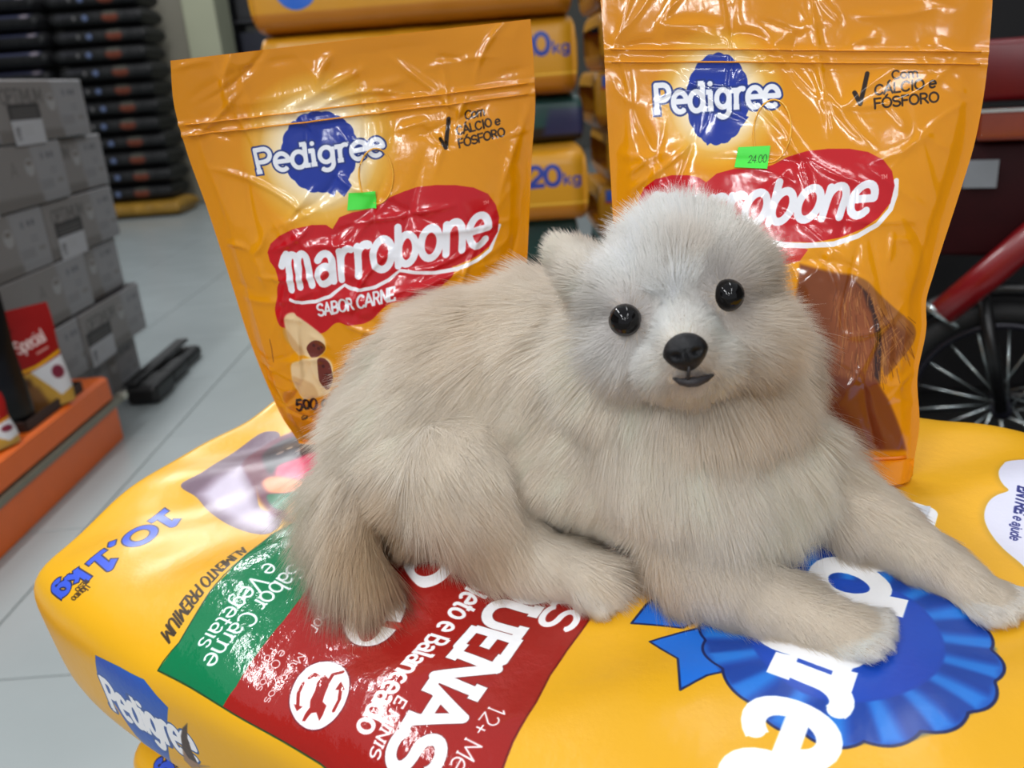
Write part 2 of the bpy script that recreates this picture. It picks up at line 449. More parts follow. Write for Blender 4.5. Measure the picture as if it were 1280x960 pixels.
LEFT_POUCH = dict(left=[[0.0, -0.13922, 0.51237, 0.54025], [0.08925, -0.14613, 0.50906, 0.5598], [0.16537, -0.14973, 0.50649, 0.57715], [0.32011, -0.15517, 0.50139, 0.61278], [0.48458, -0.15836, 0.49609, 0.65098], [0.67175, -0.16221, 0.49004, 0.69442], [0.81057, -0.16598, 0.48552, 0.72655], [0.91171, -0.16659, 0.48228, 0.75011], [1.0, -0.16313, 0.47934, 0.77039]], right=[[0.0, -0.00183, 0.48859, 0.551], [0.19924, 0.00617, 0.49037, 0.59598], [0.40851, 0.01317, 0.49232, 0.64344], [0.56759, 0.01741, 0.49384, 0.67966], [0.70128, 0.02075, 0.49514, 0.71013], [0.81217, 0.02415, 0.49618, 0.73532], [0.8752, 0.02463, 0.49682, 0.74976], [1.0, 0.02434, 0.49809, 0.77837]], n=[-0.15652, -0.97525, -0.15619], bulge=0.022, seed=5, creases=150, header=0.0, camp=1.1)
RIGHT_POUCH = dict(left=[[0.0, 0.06862, 0.44157, 0.54404], [0.13384, 0.0647, 0.44586, 0.5774], [0.312, 0.06148, 0.45165, 0.62199], [0.4824, 0.06009, 0.45721, 0.66472], [0.64603, 0.05958, 0.46256, 0.70577], [0.78806, 0.05931, 0.4672, 0.7414], [0.86485, 0.05948, 0.46971, 0.76067], [1.0, 0.05841, 0.47412, 0.79456]], right=[[0.0, 0.20308, 0.39967, 0.55155], [0.06855, 0.20548, 0.40242, 0.56712], [0.18429, 0.20459, 0.40717, 0.59369], [0.29246, 0.20891, 0.41149, 0.61818], [0.3491, 0.20886, 0.41382, 0.63119], [0.40964, 0.21273, 0.41612, 0.64458], [0.5803, 0.22487, 0.42249, 0.68197], [0.67981, 0.23153, 0.42625, 0.70389], [0.76005, 0.2351, 0.42943, 0.72199], [0.91914, 0.2387, 0.43591, 0.75837], [1.0, 0.23952, 0.43922, 0.77692]], n=[-0.30131, -0.94707, 0.11079], bulge=0.022, seed=11, creases=115, header=0.0, foot=.034)
PW, PH = 0.19, 0.245       # printed size of a pouch front

# ------------------------------------------------------------------ setting: floor, wall, pillar
tile_m = plain('glazed_floor_tile', (154, 162, 162), rough=0.25, noise=0.05, scale=4.0)
grout_m = plain('tile_grout', (120, 120, 116), rough=0.9)
floor = from_bm('floor', box_bm(-6, 6, -2.5, 9.5, -0.06, -0.004), grout_m)
tag(floor, kind='structure')
TS = 0.45
tile_me = None
for i in range(-7, 9):
    for j in range(0, 16):
        x0 = -0.83 + i * TS; y0 = 0.58 + j * TS
        if tile_me is None:
            t = from_bm('tile', box_bm(0.0015, TS - 0.0015, 0.0015, TS - 0.0015, -0.004, 0.0, bevel=0.0008, seg=1), tile_m, floor)
            tile_me = t.data
        else:
            t = bpy.data.objects.new('tile', tile_me); col.objects.link(t); t.parent = floor
        t.location = (x0, y0, 0)
back_m = plain('painted_wall', (104, 104, 98), rough=0.9, noise=0.04, scale=2)
tag(from_bm('wall_back', box_bm(-6, 6, 9.3, 9.5, 0, 3.0), back_m), kind='structure')
tag(from_bm('wall_left', box_bm(-4.2, -4.0, -2.5, 9.3, 0, 3.0), back_m), kind='structure')
tag(from_bm('wall_right', box_bm(3.2, 3.4, -2.5, 9.3, 0, 3.0), back_m), kind='structure')
pil = tag(from_bm('pillar', box_bm(-2.62, -2.17, 6.85, 7.2, 0, 3.0, bevel=0.01), plain('pillar_paint_grey', (128, 124, 110), rough=0.8, noise=0.05, scale=3)), kind='structure')
tag(from_bm('trim_1', box_bm(-2.165, -1.93, 6.8, 7.2, 0, 3.0, bevel=0.012), plain('pillar_paint_light', (166, 168, 142), rough=0.7, noise=0.04, scale=3)), kind='structure')

# ------------------------------------------------------------------ big bag print
YEL = (232, 172, 26)
art = Art(-BAG_QL, BAG_QL, BAG_V0, BAG_V1, 2700, YEL)
WH = (246, 246, 248); RED = (156, 32, 27); GRN = (18, 120, 74); NAVY = (20, 40, 140)
def outline_strip(pts, w, c):
    art.line(list(pts) + [pts[0]], w, c)
# label panels
green = [[0.17841, 0.05498], [0.17312, 0.05712], [0.16322, 0.05914], [0.14969, 0.05728], [0.13704, 0.05502], [0.12612, 0.05559], [0.11471, 0.05392], [0.10091, 0.05156], [0.08777, 0.04787], [0.06939, 0.05162], [0.03993, 0.05186], [0.00537, 0.05306], [0.03816, 0.11015], [0.06494, 0.0865], [0.11748, 0.10128], [0.13334, 0.10446], [0.15088, 0.10559], [0.16939, 0.10655], [0.17994, 0.10422]]
red = [[0.17994, 0.10422], [0.16939, 0.10655], [0.15088, 0.10559], [0.13334, 0.10446], [0.11748, 0.10128], [0.06494, 0.0865], [0.01284, 0.09025], [-0.03342, 0.12822], [-0.01217, 0.24818], [0.02406, 0.24273], [0.04062, 0.23801], [0.06311, 0.23691], [0.07768, 0.23686], [0.09316, 0.23614], [0.10829, 0.23662], [0.12476, 0.23976], [0.13153, 0.24021], [0.14388, 0.24114], [0.15433, 0.24261], [0.16935, 0.24088], [0.19618, 0.23156], [0.19054, 0.20952], [0.18241, 0.16618]]
art.poly(green, GRN, mask=0.0); art.poly(red, RED, mask=0.0)     # mask 0: crinkled label film
art.line([[0.06939, 0.05162], [0.08777, 0.04787], [0.11471, 0.05392], [0.13704, 0.05502], [0.16322, 0.05914], [0.17841, 0.05498], [0.17994, 0.10422], [0.18241, 0.16618], [0.19054, 0.20952]], 0.0008, (40, 70, 40))
art.line([[0.04062, 0.23801], [0.06311, 0.23691], [0.07768, 0.23686], [0.09316, 0.23614], [0.10829, 0.23662], [0.12476, 0.23976], [0.13153, 0.24021], [0.14388, 0.24114], [0.15433, 0.24261], [0.16935, 0.24088]], 0.0009, (110, 20, 16))
# food photograph
art.poly(smooth([[0.08012, -0.04293], [0.08109, -0.0272], [0.08567, -0.01005], [0.09105, 0.01752], [0.08907, 0.04401], [0.07657, 0.04365], [0.07194, 0.03446], [0.07255, 0.0214], [0.05275, -0.00541], [0.04311, -0.02139], [0.00264, -0.03577], [0.00302, -0.05077], [0.02649, -0.04956], [0.06207, -0.04114]]), (112, 88, 104))
art.poly([[0.07824, -0.02742], [0.06308, -0.02776], [0.04738, -0.02423], [0.05494, -0.01034], [0.07108, 0.01756], [0.07194, 0.03446], [0.0857, 0.04421], [0.08824, 0.02134], [0.08305, -0.00342]], (206, 196, 214), soft=0.006)
art.poly(smooth([[0.03948, -0.02894], [0.00264, -0.03577], [-0.02501, -0.00165], [0.02947, 0.05508], [0.06602, 0.06305], [0.07494, 0.04392], [0.07001, 0.02213], [0.05621, -0.00335]]), (104, 40, 62), soft=0.002)
art.poly(smooth([[0.02558, -0.02638], [0.00221, -0.02848], [-0.01297, 0.00237], [0.00712, 0.02557], [0.02252, 0.00911], [0.03786, 0.00269], [0.04406, -0.00191]]), (52, 42, 50), soft=0.002)
for (x, y, r, c) in [[0.02507, -0.01063, 0.003, [150, 130, 120]], [0.01722, -0.0101, 0.0025, [190, 170, 150]], [0.0189, 0.00188, 0.003, [120, 100, 96]], [0.00632, -0.0002, 0.0025, [160, 150, 140]], [0.02173, 0.01116, 0.002, [110, 70, 60]], [0.00952, 0.01208, 0.003, [80, 70, 70]]]:
    art.poly(ell((x, y), r, r * .7), c)
art.poly(smooth([[0.03862, 0.0006], [0.02723, 0.00799], [0.01511, 0.016], [0.02021, 0.02856], [0.03915, 0.02754], [0.04909, 0.01376]]), (226, 92, 124), soft=0.002)
art.poly(smooth([[0.05282, 0.0018], [0.04667, 0.00278], [0.04327, 0.01497], [0.0438, 0.03218], [0.05401, 0.03025], [0.05842, 0.01501]]), (240, 150, 98), soft=0.002)
art.poly(smooth([[0.06092, 0.01485], [0.05528, 0.0288], [0.04363, 0.03268], [0.03316, 0.0359], [0.04732, 0.04607], [0.06249, 0.0451], [0.06986, 0.03233]]), (20, 108, 66), soft=0.001)
art.poly(smooth([[0.06734, 0.03835], [0.05214, 0.03778], [0.04449, 0.04344], [0.0568, 0.06172], [0.06786, 0.05996], [0.07262, 0.04855]]), (246, 178, 112), soft=0.002)
# weight, grade
art.text('10,1', [0.0971, -0.03613], [0.15462, -0.03583], [0.09842, -0.01888], (62, 92, 214), weight=.24, slab=.24, outline=.045, oc=(34, 36, 70), xh=1.0)
art.text('kg', [0.15871, -0.03889], [0.17648, -0.04749], [0.15817, -0.02329], (62, 92, 214), weight=.22, slab=.14, outline=.05, oc=(34, 36, 70))
art.text('PESO', [0.16067, -0.02659], [0.16805, -0.02897], [0.16051, -0.0225], (70, 50, 30), weight=.16)
art.text('LÍQUIDO', [0.16273, -0.02281], [0.17269, -0.02795], [0.16261, -0.01869], (70, 50, 30), weight=.16)
art.text('ALIMENTO PREMIUM', [0.1035, 0.04152], [0.16345, 0.04466], [0.10577, 0.05015], (58, 44, 26), weight=.13)
# green panel words
art.text('Sabor Carne', [0.10356, 0.08164], [0.16765, 0.08146], [0.10356, 0.09253], WH, weight=.11, slab=.06)
art.text('e Vegetais', [0.10984, 0.06967], [0.16131, 0.07124], [0.11011, 0.08013], WH, weight=.11, slab=.06)
# red panel words
art.text('Músculos', [0.14284, 0.12288], [0.16956, 0.12439], [0.1425, 0.12702], WH, weight=.11, slab=.06)
art.text('e Ossos', [0.14582, 0.11411], [0.16655, 0.11661], [0.14538, 0.11819], WH, weight=.11, slab=.06)
art.text('Fortes', [0.14742, 0.10953], [0.16496, 0.11113], [0.14716, 0.11332], WH, weight=.11, slab=.06)
art.text('3', [0.16348, 0.11341], [0.16499, 0.11371], [0.16334, 0.11636], WH, weight=.14)
art.text('Melhor', [0.10933, 0.11524], [0.13155, 0.11888], [0.10987, 0.12168], WH, weight=.11)
art.text('RAÇAS', *[[0.00301, 0.21626], [0.08404, 0.2152], [0.00452, 0.23286]], WH, weight=.2, slab=.16)
art.text('PEQUENAS', *[[0.01816, 0.18589], [0.17337, 0.1975], [0.01661, 0.20755]], WH, weight=.235, slab=.18, outline=.014, oc=(96, 30, 30))
art.text('Completo e Balanceado', [0.05215, 0.17443], [0.16526, 0.17702], [0.05189, 0.18503], WH, weight=.18, slab=.13)
art.text('E MINIS', [0.14591, 0.18602], [0.17175, 0.18865], [0.14647, 0.19112], WH, weight=.18, slab=.14)
art.text('12+ Meses', [0.13216, 0.22327], [0.17779, 0.22352], [0.13235, 0.23119], WH, weight=.09, slab=.08)
# round icons
ic1 = smooth([[0.1661, 0.13798], [0.1596, 0.13339], [0.153, 0.13115], [0.14664, 0.13176], [0.14228, 0.13528], [0.13992, 0.14116], [0.14081, 0.1491], [0.1459, 0.15755], [0.15283, 0.16349], [0.16009, 0.16588], [0.16659, 0.16442], [0.17103, 0.16011], [0.17283, 0.15374], [0.1712, 0.14578]]).tolist()
art.poly(ic1, WH); outline_strip(ic1, 0.0006, (110, 30, 40))
art.poly([[0.16114, 0.14724], [0.15615, 0.14554], [0.15254, 0.14302], [0.14929, 0.14241], [0.14753, 0.14327], [0.14918, 0.14796], [0.15253, 0.15022], [0.15751, 0.15245], [0.16013, 0.15387], [0.16119, 0.15726], [0.16541, 0.15835], [0.16789, 0.15836], [0.16518, 0.15431], [0.1662, 0.15221], [0.17014, 0.15139], [0.17065, 0.14981], [0.16705, 0.14946], [0.16425, 0.14956]], RED)
art.line([[0.15057, 0.14831], [0.14597, 0.14688], [0.14346, 0.15061]], 0.0018, RED)
art.line([[0.15113, 0.13702], [0.14887, 0.1379], [0.14929, 0.14087]], 0.0018, RED)
art.line([[0.15473, 0.1364], [0.15978, 0.13822], [0.16539, 0.14299]], 0.0016, RED)
art.poly([[0.16534, 0.14038], [0.16499, 0.14569], [0.16776, 0.14454]], RED)
art.line([[0.16198, 0.16225], [0.15683, 0.16122], [0.15169, 0.15752]], 0.0016, RED)
art.poly([[0.15314, 0.15538], [0.14856, 0.15453], [0.15193, 0.16022]], RED)
ic2 = smooth([[0.12467, 0.13495], [0.11915, 0.13085], [0.11299, 0.12919], [0.10622, 0.13063], [0.10047, 0.13514], [0.0962, 0.14196], [0.09572, 0.1491], [0.10021, 0.15437], [0.10879, 0.15787], [0.11791, 0.15876], [0.12483, 0.15573], [0.12815, 0.14869], [0.12805, 0.14169]]).tolist()
art.poly(ic2, WH); outline_strip(ic2, 0.0006, (110, 30, 40))
art.poly(smooth([[0.12266, 0.14166], [0.11749, 0.13797], [0.11247, 0.13789], [0.10825, 0.1415], [0.10855, 0.14762], [0.11394, 0.14983], [0.11867, 0.15162], [0.12363, 0.15079], [0.12551, 0.14696]]), RED)
art.poly([[0.1159, 0.14943], [0.11235, 0.1515], [0.11065, 0.15785], [0.11223, 0.16096], [0.11448, 0.1589], [0.11512, 0.15365]], (190, 70, 60))
ic3 = smooth([[0.08291, 0.13882], [0.07122, 0.13065], [0.05976, 0.12791], [0.05117, 0.13201], [0.04864, 0.14173], [0.05546, 0.15251], [0.0688, 0.16195], [0.07976, 0.16395], [0.08755, 0.16092], [0.09084, 0.15375]]).tolist()
art.poly(ic3, WH)
art.poly(smooth([[0.08258, 0.14539], [0.06914, 0.13863], [0.06076, 0.14203], [0.06679, 0.15247], [0.07845, 0.15728], [0.08473, 0.15312]]), RED)
art.poly([[0.0661, 0.14987], [0.0584, 0.14908], [0.0698, 0.15975], [0.075, 0.15963]], (170, 60, 50))
# rosette with pleats and two ribbon tails
RC = np.array([0.03944, 0.33646]); RR = 0.0561
t1 = [[0.05606, 0.2565], [0.06877, 0.25507], [0.06114, 0.27551], [0.0414, 0.28486], [0.03179, 0.26614]]
t2 = [[0.07542, 0.26679], [0.08195, 0.28228], [0.09831, 0.29025], [0.08638, 0.29626], [0.0714, 0.3094], [0.04063, 0.2954]]
for t_, c_ in ((t1, (24, 104, 206)), (t2, (24, 110, 214))):
    art.poly(t_, c_); outline_strip(t_, 0.0009, (14, 28, 80))
t_ = np.radians(np.arange(0, 360, 1.5))
rad = RR * (0.965 + 0.055 * np.abs(np.sin(t_ * 8.5)) ** .8 + 0.015 * np.sin(t_ * 5 + 1))
ruf = np.stack([RC[0] + rad * np.cos(t_), RC[1] + rad * np.sin(t_)], 1)
art.poly(ruf, (24, 92, 190)); 
for k in range(18):
    a = 2 * math.pi * (k + .1) / 18
    for da, c_, wd in ((0.0, (14, 58, 150), .085), (.15, (36, 128, 222), .06), (.27, (18, 66, 164), .03)):
        a_ = a + da
        q = [RC + .62 * RR * np.array([math.cos(a_ - wd * .7), math.sin(a_ - wd * .7)]), RC + .985 * RR * np.array([math.cos(a_ - wd), math.sin(a_ - wd)]),
             RC + .985 * RR * np.array([math.cos(a_ + wd), math.sin(a_ + wd)]), RC + .62 * RR * np.array([math.cos(a_ + wd * .7), math.sin(a_ + wd * .7)])]
        art.poly(q, c_, soft=.0015, alpha=.8)
outline_strip(ruf.tolist(), 0.0011, (14, 26, 84))
art.poly(ell(RC, RR * .665), (20, 70, 178), soft=.0008)
art.poly(ell(RC, RR * .64), (20, 72, 182))
art.text('Pedigree', *[[-0.0631, 0.31626], [0.13221, 0.31831], [-0.05965, 0.35168]], WH, weight=.25, slab=.18, xh=1.12)
# white cloud with the tooth advice
cloud = smooth([[-0.12128, 0.37978], [-0.11498, 0.37711], [-0.10553, 0.37618], [-0.09659, 0.37738], [-0.0906, 0.37971], [-0.08648, 0.38221], [-0.08194, 0.37832], [-0.07656, 0.37558], [-0.0696, 0.37447], [-0.0631, 0.37505], [-0.05737, 0.37718], [-0.05086, 0.38097], [-0.04409, 0.38589], [-0.03713, 0.39216], [-0.02858, 0.40077], [-0.03166, 0.41502], [-0.05972, 0.42209], [-0.09701, 0.41769], [-0.11437, 0.40706], [-0.12414, 0.39291]])
art.poly(cloud, (120, 100, 40), alpha=.5, soft=.004); art.poly(cloud, (216, 216, 232))
art.text('ENTRE', [-0.09178, 0.38606], [-0.07142, 0.38665], [-0.09083, 0.39087], (28, 34, 110), weight=.24)
art.text('e ajude', [-0.06968, 0.38652], [-0.05262, 0.38684], [-0.06868, 0.39054], (28, 34, 110), weight=.17)
# gusset: ribbon, name, ear of the printed dog
gq, gv = [0.22187, 0.02582]
art.poly([(gq - .012, gv - .03), (gq - .03, gv - .022), (gq - .034, gv), (gq - .036, gv + .02), (gq - .026, gv + .038), (gq - .01, gv + .03), (gq + .03, gv + .012), (gq + .03, gv - .012)], (28, 88, 180))
art.text('Pedigree', (gq + .010, gv - .030), (gq + .006, gv + .048), (gq - .013, gv - .028), WH, weight=.2, slab=.12, outline=.05, oc=(40, 80, 150), xh=1.1)
art.poly([[0.19985, 0.07719], [0.20613, 0.07071], [0.21422, 0.06567], [0.22536, 0.06166], [0.23231, 0.06342], [0.23333, 0.0717], [0.22284, 0.07036], [0.21223, 0.07158]], (66, 52, 48), soft=.0006)
art.poly([[0.22536, 0.06166], [0.23075, 0.06416], [0.23025, 0.07312], [0.22627, 0.08218], [0.23841, 0.06296], [0.23532, 0.05812]], (150, 120, 100), soft=.001)
bag_img = art.image('big_bag_print')

# ------------------------------------------------------------------ big bags (one open to view, others stacked under it)
def bag_mesh(name, q_n=150, v_n=170):
    q = np.linspace(-BAG_QL, BAG_QL, q_n)
    v = np.concatenate([BAG_V0 + 0.014 * np.linspace(0, 1, 10) ** 1.6, np.linspace(BAG_V0 + .014, BAG_V1 - .014, v_n)[1:-1], BAG_V1 - 0.014 * np.linspace(1, 0, 10) ** 1.6])
    Q, Vv = np.meshgrid(q, v)
    P = bag_local(Q, Vv)
    UV = np.stack([(Q + BAG_QL) / (2 * BAG_QL), (Vv - BAG_V0) / (BAG_V1 - BAG_V0)], -1)
    # folded ends: close the tube to a flat seam line
    def shut(row, dv, k):
        r_ = row.copy(); r_[:, 1] += dv; r_[:, 2] = -BAG_HT + (r_[:, 2] + BAG_HT) * k; r_[:, 0] = BAG_UC + (r_[:, 0] - BAG_UC) * (.97 + .03 * k); return r_
    P = np.concatenate([[shut(P[0], -.006, .03), shut(P[0], -.004, .6)], P, [shut(P[-1], .004, .6), shut(P[-1], .006, .03)]])
    UV = np.concatenate([UV[:1], UV[:1], UV, UV[-1:], UV[-1:]])
    return grid_mesh(name, P, UV)
bag_m = printed('big_bag_film', bag_img, rough=0.31, bumps=((26.0, 0.16), (120.0, 0.08)), spec=0.5, label_crinkle=.26)
bme = bag_mesh('dog_food_bag')
BAGM = Matrix([[BAG_U[i], BAG_V[i], BAG_N[i], BAG_O[i]] for i in range(3)] + [[0, 0, 0, 1]])
bag = link_mesh('dog_food_bag', bme, bag_m)
bag.matrix_world = BAGM
tag(bag, 'big yellow dog food bag lying flat under the puppy, blue rosette and red panel', 'bag')
seam_m = plain('bag_seam_film', YEL, rough=.4)
def seams(o):
    for vv, sg in ((BAG_V0, -1), (BAG_V1, 1)):
        from_bm('sewn_seam', box_bm(BAG_UC - BAG_HW * .85, BAG_UC + BAG_HW * .85, min(vv + sg * .004, vv + sg * .012), max(vv + sg * .004, vv + sg * .012), -BAG_HT - .002, -BAG_HT + .002, bevel=.001, seg=1), seam_m, o)
seams(bag)
ulab = ['topmost yellow bag under the one the puppy lies on, edge at lower left', 'third yellow bag down in the stack under the puppy', 'lowest yellow bag standing on the floor under the puppy']
for k in range(1, 4):
    o = bpy.data.objects.new('dog_food_bag', bme); col.objects.link(o)
    sh = Matrix.Translation(Vector((0.004 * k, .034 * (k > 0) + 0.004 * k, -2 * BAG_HT * k * 1.05)))
    o.matrix_world = BAGM @ sh
    if k > 1:      # the lower bags lie flatter on the floor
        cu, cv = BAG_UC, .5 * (BAG_V0 + BAG_V1)
        f = (0, 0, .5, 0)[k]; nn = Vector(BAG_N) * f + Vector((0, 0, 1)) * (1 - f); nn.normalize()
        uu = Vector(BAG_U) - nn * nn.dot(Vector(BAG_U)); uu.normalize(); vv_ = nn.cross(uu)
        ctr = Vector(BAG_O + BAG_U * cu + BAG_V * cv); zc = (0, 0, .228, .0735)[k]
        M3 = Matrix((uu, vv_, nn)).transposed().to_4x4(); M3.translation = Vector((ctr.x, ctr.y, zc))
        o.matrix_world = M3 @ Matrix.Diagonal((1, 1, 1.27, 1)) @ Matrix.Translation(Vector((-cu, -cv, BAG_HT)))
    tag(o, ulab[k - 1], 'bag', 'yellow bags stacked under the puppy')
    seams(o)

# ------------------------------------------------------------------ pouches
def pouch_art(name, right):
    A = Art(0, PW, 0, PH, 3600, (212, 134, 0))
    S = lambda p: (np.asarray(p, float) * np.array([PW, PH]))
    A.glow((PW * .5, PH * .45), .13, (238, 164, 6), .7, 1.0)
    return A, S
def to_m(l): return (np.asarray(l, float) * np.array([PW, PH])).tolist()
DB = (26, 52, 150); GY = (232, 234, 240); PRED = (190, 14, 26); INK = (40, 24, 10)
def rosette(A, c, rx, ry, tail):
    A.glow(c, rx * 2.15, (250, 246, 232), 1.0, .85)
    A.glow(c, rx * 1.6, (255, 255, 255), .9, .6)
    t = np.radians(np.arange(0, 360, 2)); w = 1 + .035 * np.abs(np.sin(t * 9)) 
    A.poly(np.stack([c[0] + rx * w * np.cos(t), c[1] + ry * w * np.sin(t)], 1), DB)
    for q in tail: A.poly(q, DB)
# left
A, S = pouch_art('left', False)
rosette(A, to_m([[0.38084, 0.76869]])[0], .0205, .0215, [to_m([[0.35124, 0.69727], [0.41006, 0.66728], [0.41667, 0.6809], [0.43899, 0.66473], [0.4657, 0.68708], [0.44071, 0.7194], [0.37496, 0.72535]])])
A.text('Pedigree', *[to_m([[0.18829, 0.73762], [0.5673, 0.74598], [0.18705, 0.7893]])[i] for i in (0, 1, 2)], GY, weight=.2, slab=.13, outline=.07, oc=(30, 50, 120))
A.line(to_m([[0.72972, 0.76465], [0.74647, 0.74355], [0.75211, 0.80582]]), .0022, INK)
for st, q in (('Com', [[0.80025, 0.79931], [0.85529, 0.80251], [0.79806, 0.81693]]), ('CÁLCIO e', [[0.7781, 0.76839], [0.90233, 0.77809], [0.77292, 0.78638]]), ('FÓSFORO', [[0.78389, 0.73953], [0.91832, 0.75117], [0.77853, 0.75782]])):
    q = to_m(q); A.text(st, q[0], q[1], q[2], INK, weight=.2)
A.poly(smooth(to_m([[0.20116, 0.48684], [0.16956, 0.4379], [0.15435, 0.40762], [0.1662, 0.36964], [0.21689, 0.35433], [0.31103, 0.34732], [0.36888, 0.37154], [0.41791, 0.36205], [0.48547, 0.3669], [0.55494, 0.40463], [0.64489, 0.40999], [0.7231, 0.4267], [0.76929, 0.4584], [0.69856, 0.48319], [0.34036, 0.51802]])), PRED)
cl = to_m([[0.18925, 0.51478], [0.17536, 0.53483], [0.17334, 0.55628], [0.19021, 0.57667], [0.22431, 0.5938], [0.26921, 0.60597], [0.33185, 0.61072], [0.37682, 0.60713], [0.39524, 0.59635], [0.41904, 0.62013], [0.4595, 0.6273], [0.51363, 0.62764], [0.54608, 0.63694], [0.57603, 0.64994], [0.61744, 0.65811], [0.66086, 0.66416], [0.71587, 0.66346], [0.77562, 0.65655], [0.82842, 0.64462], [0.87208, 0.62421], [0.89687, 0.59446], [0.90756, 0.56257], [0.90372, 0.52893], [0.8797, 0.49854], [0.83991, 0.48206], [0.77944, 0.47027], [0.71089, 0.46835], [0.64741, 0.47626], [0.59667, 0.48392], [0.55935, 0.4671], [0.51666, 0.45615], [0.46879, 0.45287], [0.43761, 0.45928], [0.41749, 0.46852], [0.36561, 0.44728], [0.31112, 0.4369], [0.2626, 0.43525], [0.21871, 0.44475], [0.19677, 0.4712], [0.18983, 0.50692]])
A.line(to_m([[0.90819, 0.54345], [0.88243, 0.4904], [0.84008, 0.47246], [0.77945, 0.46265], [0.71077, 0.46267], [0.64715, 0.47062], [0.59387, 0.48046], [0.55892, 0.46146], [0.51615, 0.4505], [0.46816, 0.44719], [0.43688, 0.45361], [0.41431, 0.46494], [0.36469, 0.44154], [0.31001, 0.4311], [0.26129, 0.42938], [0.22299, 0.43866]]), .0022, (238, 236, 240))
A.poly(cl, PRED)
q = to_m([[0.20843, 0.46093], [0.8794, 0.51007], [0.21245, 0.54864]])
A.text('#arrobone', q[0], q[1], q[2], GY, weight=.205, bow=.03, xh=1.12)
q = to_m([[0.31099, 0.39337], [0.57935, 0.4136], [0.31132, 0.42319]]); A.text('SABOR CARNE', q[0], q[1], q[2], GY, weight=.2)
q = to_m([[0.85788, 0.60023], [0.87486, 0.60151], [0.8578, 0.6077]]); A.text('TM', q[0], q[1], q[2], (230, 150, 140), weight=.18)
A.poly(smooth(to_m([[0.17783, 0.37603], [0.19172, 0.39919], [0.22035, 0.40478], [0.25112, 0.38741], [0.31229, 0.34091], [0.31468, 0.3066], [0.28087, 0.28601], [0.23165, 0.28905], [0.19745, 0.30018], [0.17875, 0.32645]])), (226, 196, 150), soft=.0008)
A.poly(smooth(to_m([[0.17096, 0.36536], [0.16843, 0.33293], [0.19745, 0.30018], [0.22611, 0.29129], [0.22142, 0.31324], [0.19468, 0.34381]])), (196, 150, 96), alpha=.7, soft=.0012)
A.poly(smooth(to_m([[0.24178, 0.30864], [0.26277, 0.32552], [0.29168, 0.33107], [0.31238, 0.31958], [0.31046, 0.30245], [0.28464, 0.28809], [0.25608, 0.28655]])), (104, 40, 30))
A.poly(smooth(to_m([[0.16062, 0.25953], [0.19519, 0.27803], [0.27161, 0.28623], [0.31971, 0.27171], [0.32307, 0.23194], [0.29674, 0.1921], [0.2376, 0.17279], [0.17159, 0.16838], [0.14926, 0.19941]])), (228, 198, 152), soft=.0008)
A.poly(smooth(to_m([[0.15475, 0.23203], [0.15292, 0.19957], [0.17335, 0.17116], [0.23917, 0.17554], [0.2341, 0.21067], [0.19236, 0.22388]])), (196, 150, 96), alpha=.6, soft=.0012)
A.poly(smooth(to_m([[0.27494, 0.27739], [0.29792, 0.28117], [0.3171, 0.26305], [0.31994, 0.23203], [0.30475, 0.20554], [0.28198, 0.19684], [0.26583, 0.22418]])), (104, 40, 30))
for x, y in to_m([[0.27218, 0.31664], [0.28766, 0.30754], [0.30098, 0.31142], [0.29098, 0.25942], [0.29936, 0.23704], [0.29972, 0.21915]]): A.poly(ell((x, y), .0011), (70, 22, 18))
A.poly(ell(to_m([[0.41469, 0.29063]])[0], .0024, .002), (120, 60, 40)); A.poly(ell(to_m([[0.38119, 0.26244]])[0], .0014, .001), (130, 70, 40))
q = to_m([[0.10689, 0.12146], [0.26732, 0.13951], [0.1281, 0.15798]]); A.text('500 g', q[0], q[1], q[2], INK, weight=.2)
q = to_m([[0.1031, 0.09062], [0.14752, 0.09834], [0.11231, 0.10243]]); A.text('g', q[0], q[1], q[2], INK, weight=.2)
A.line(to_m([[0.10284, 0.33366], [0.10044, 0.30683], [0.08885, 0.26998]]), .0006, (120, 60, 20))
left_img = A.image('left_pouch_print')
# right
A, S = pouch_art('right', True)
rosette(A, to_m([[0.31263, 0.7658]])[0], .0160, .0215, [to_m([[0.27356, 0.70128], [0.28825, 0.67446], [0.30761, 0.68552], [0.34545, 0.68081], [0.35259, 0.70447], [0.38638, 0.71868], [0.39848, 0.73129], [0.35271, 0.74067], [0.29905, 0.7249]])])
q = to_m([[0.13838, 0.73756], [0.47995, 0.75351], [0.1342, 0.79242]]); A.text('Pedigree', q[0], q[1], q[2], GY, weight=.2, slab=.13, outline=.07, oc=(30, 50, 120))
A.line(to_m([[0.67117, 0.77961], [0.68767, 0.75749], [0.70095, 0.81784]]), .0022, INK)
for st, q in (('Com', [[0.76465, 0.80711], [0.83071, 0.81229], [0.76136, 0.82289]]), ('CÁLCIO e', [[0.72275, 0.77513], [0.87697, 0.79204], [0.72105, 0.79416]]), ('FÓSFORO', [[0.72368, 0.74818], [0.88885, 0.76358], [0.71946, 0.76718]])):
    q = to_m(q); A.text(st, q[0], q[1], q[2], INK, weight=.2)
A.poly(to_m([[0.09041, 0.48452], [0.16907, 0.42022], [0.49417, 0.42844], [0.58608, 0.44399], [0.60451, 0.46646], [0.48167, 0.50253]]), (206, 60, 50))
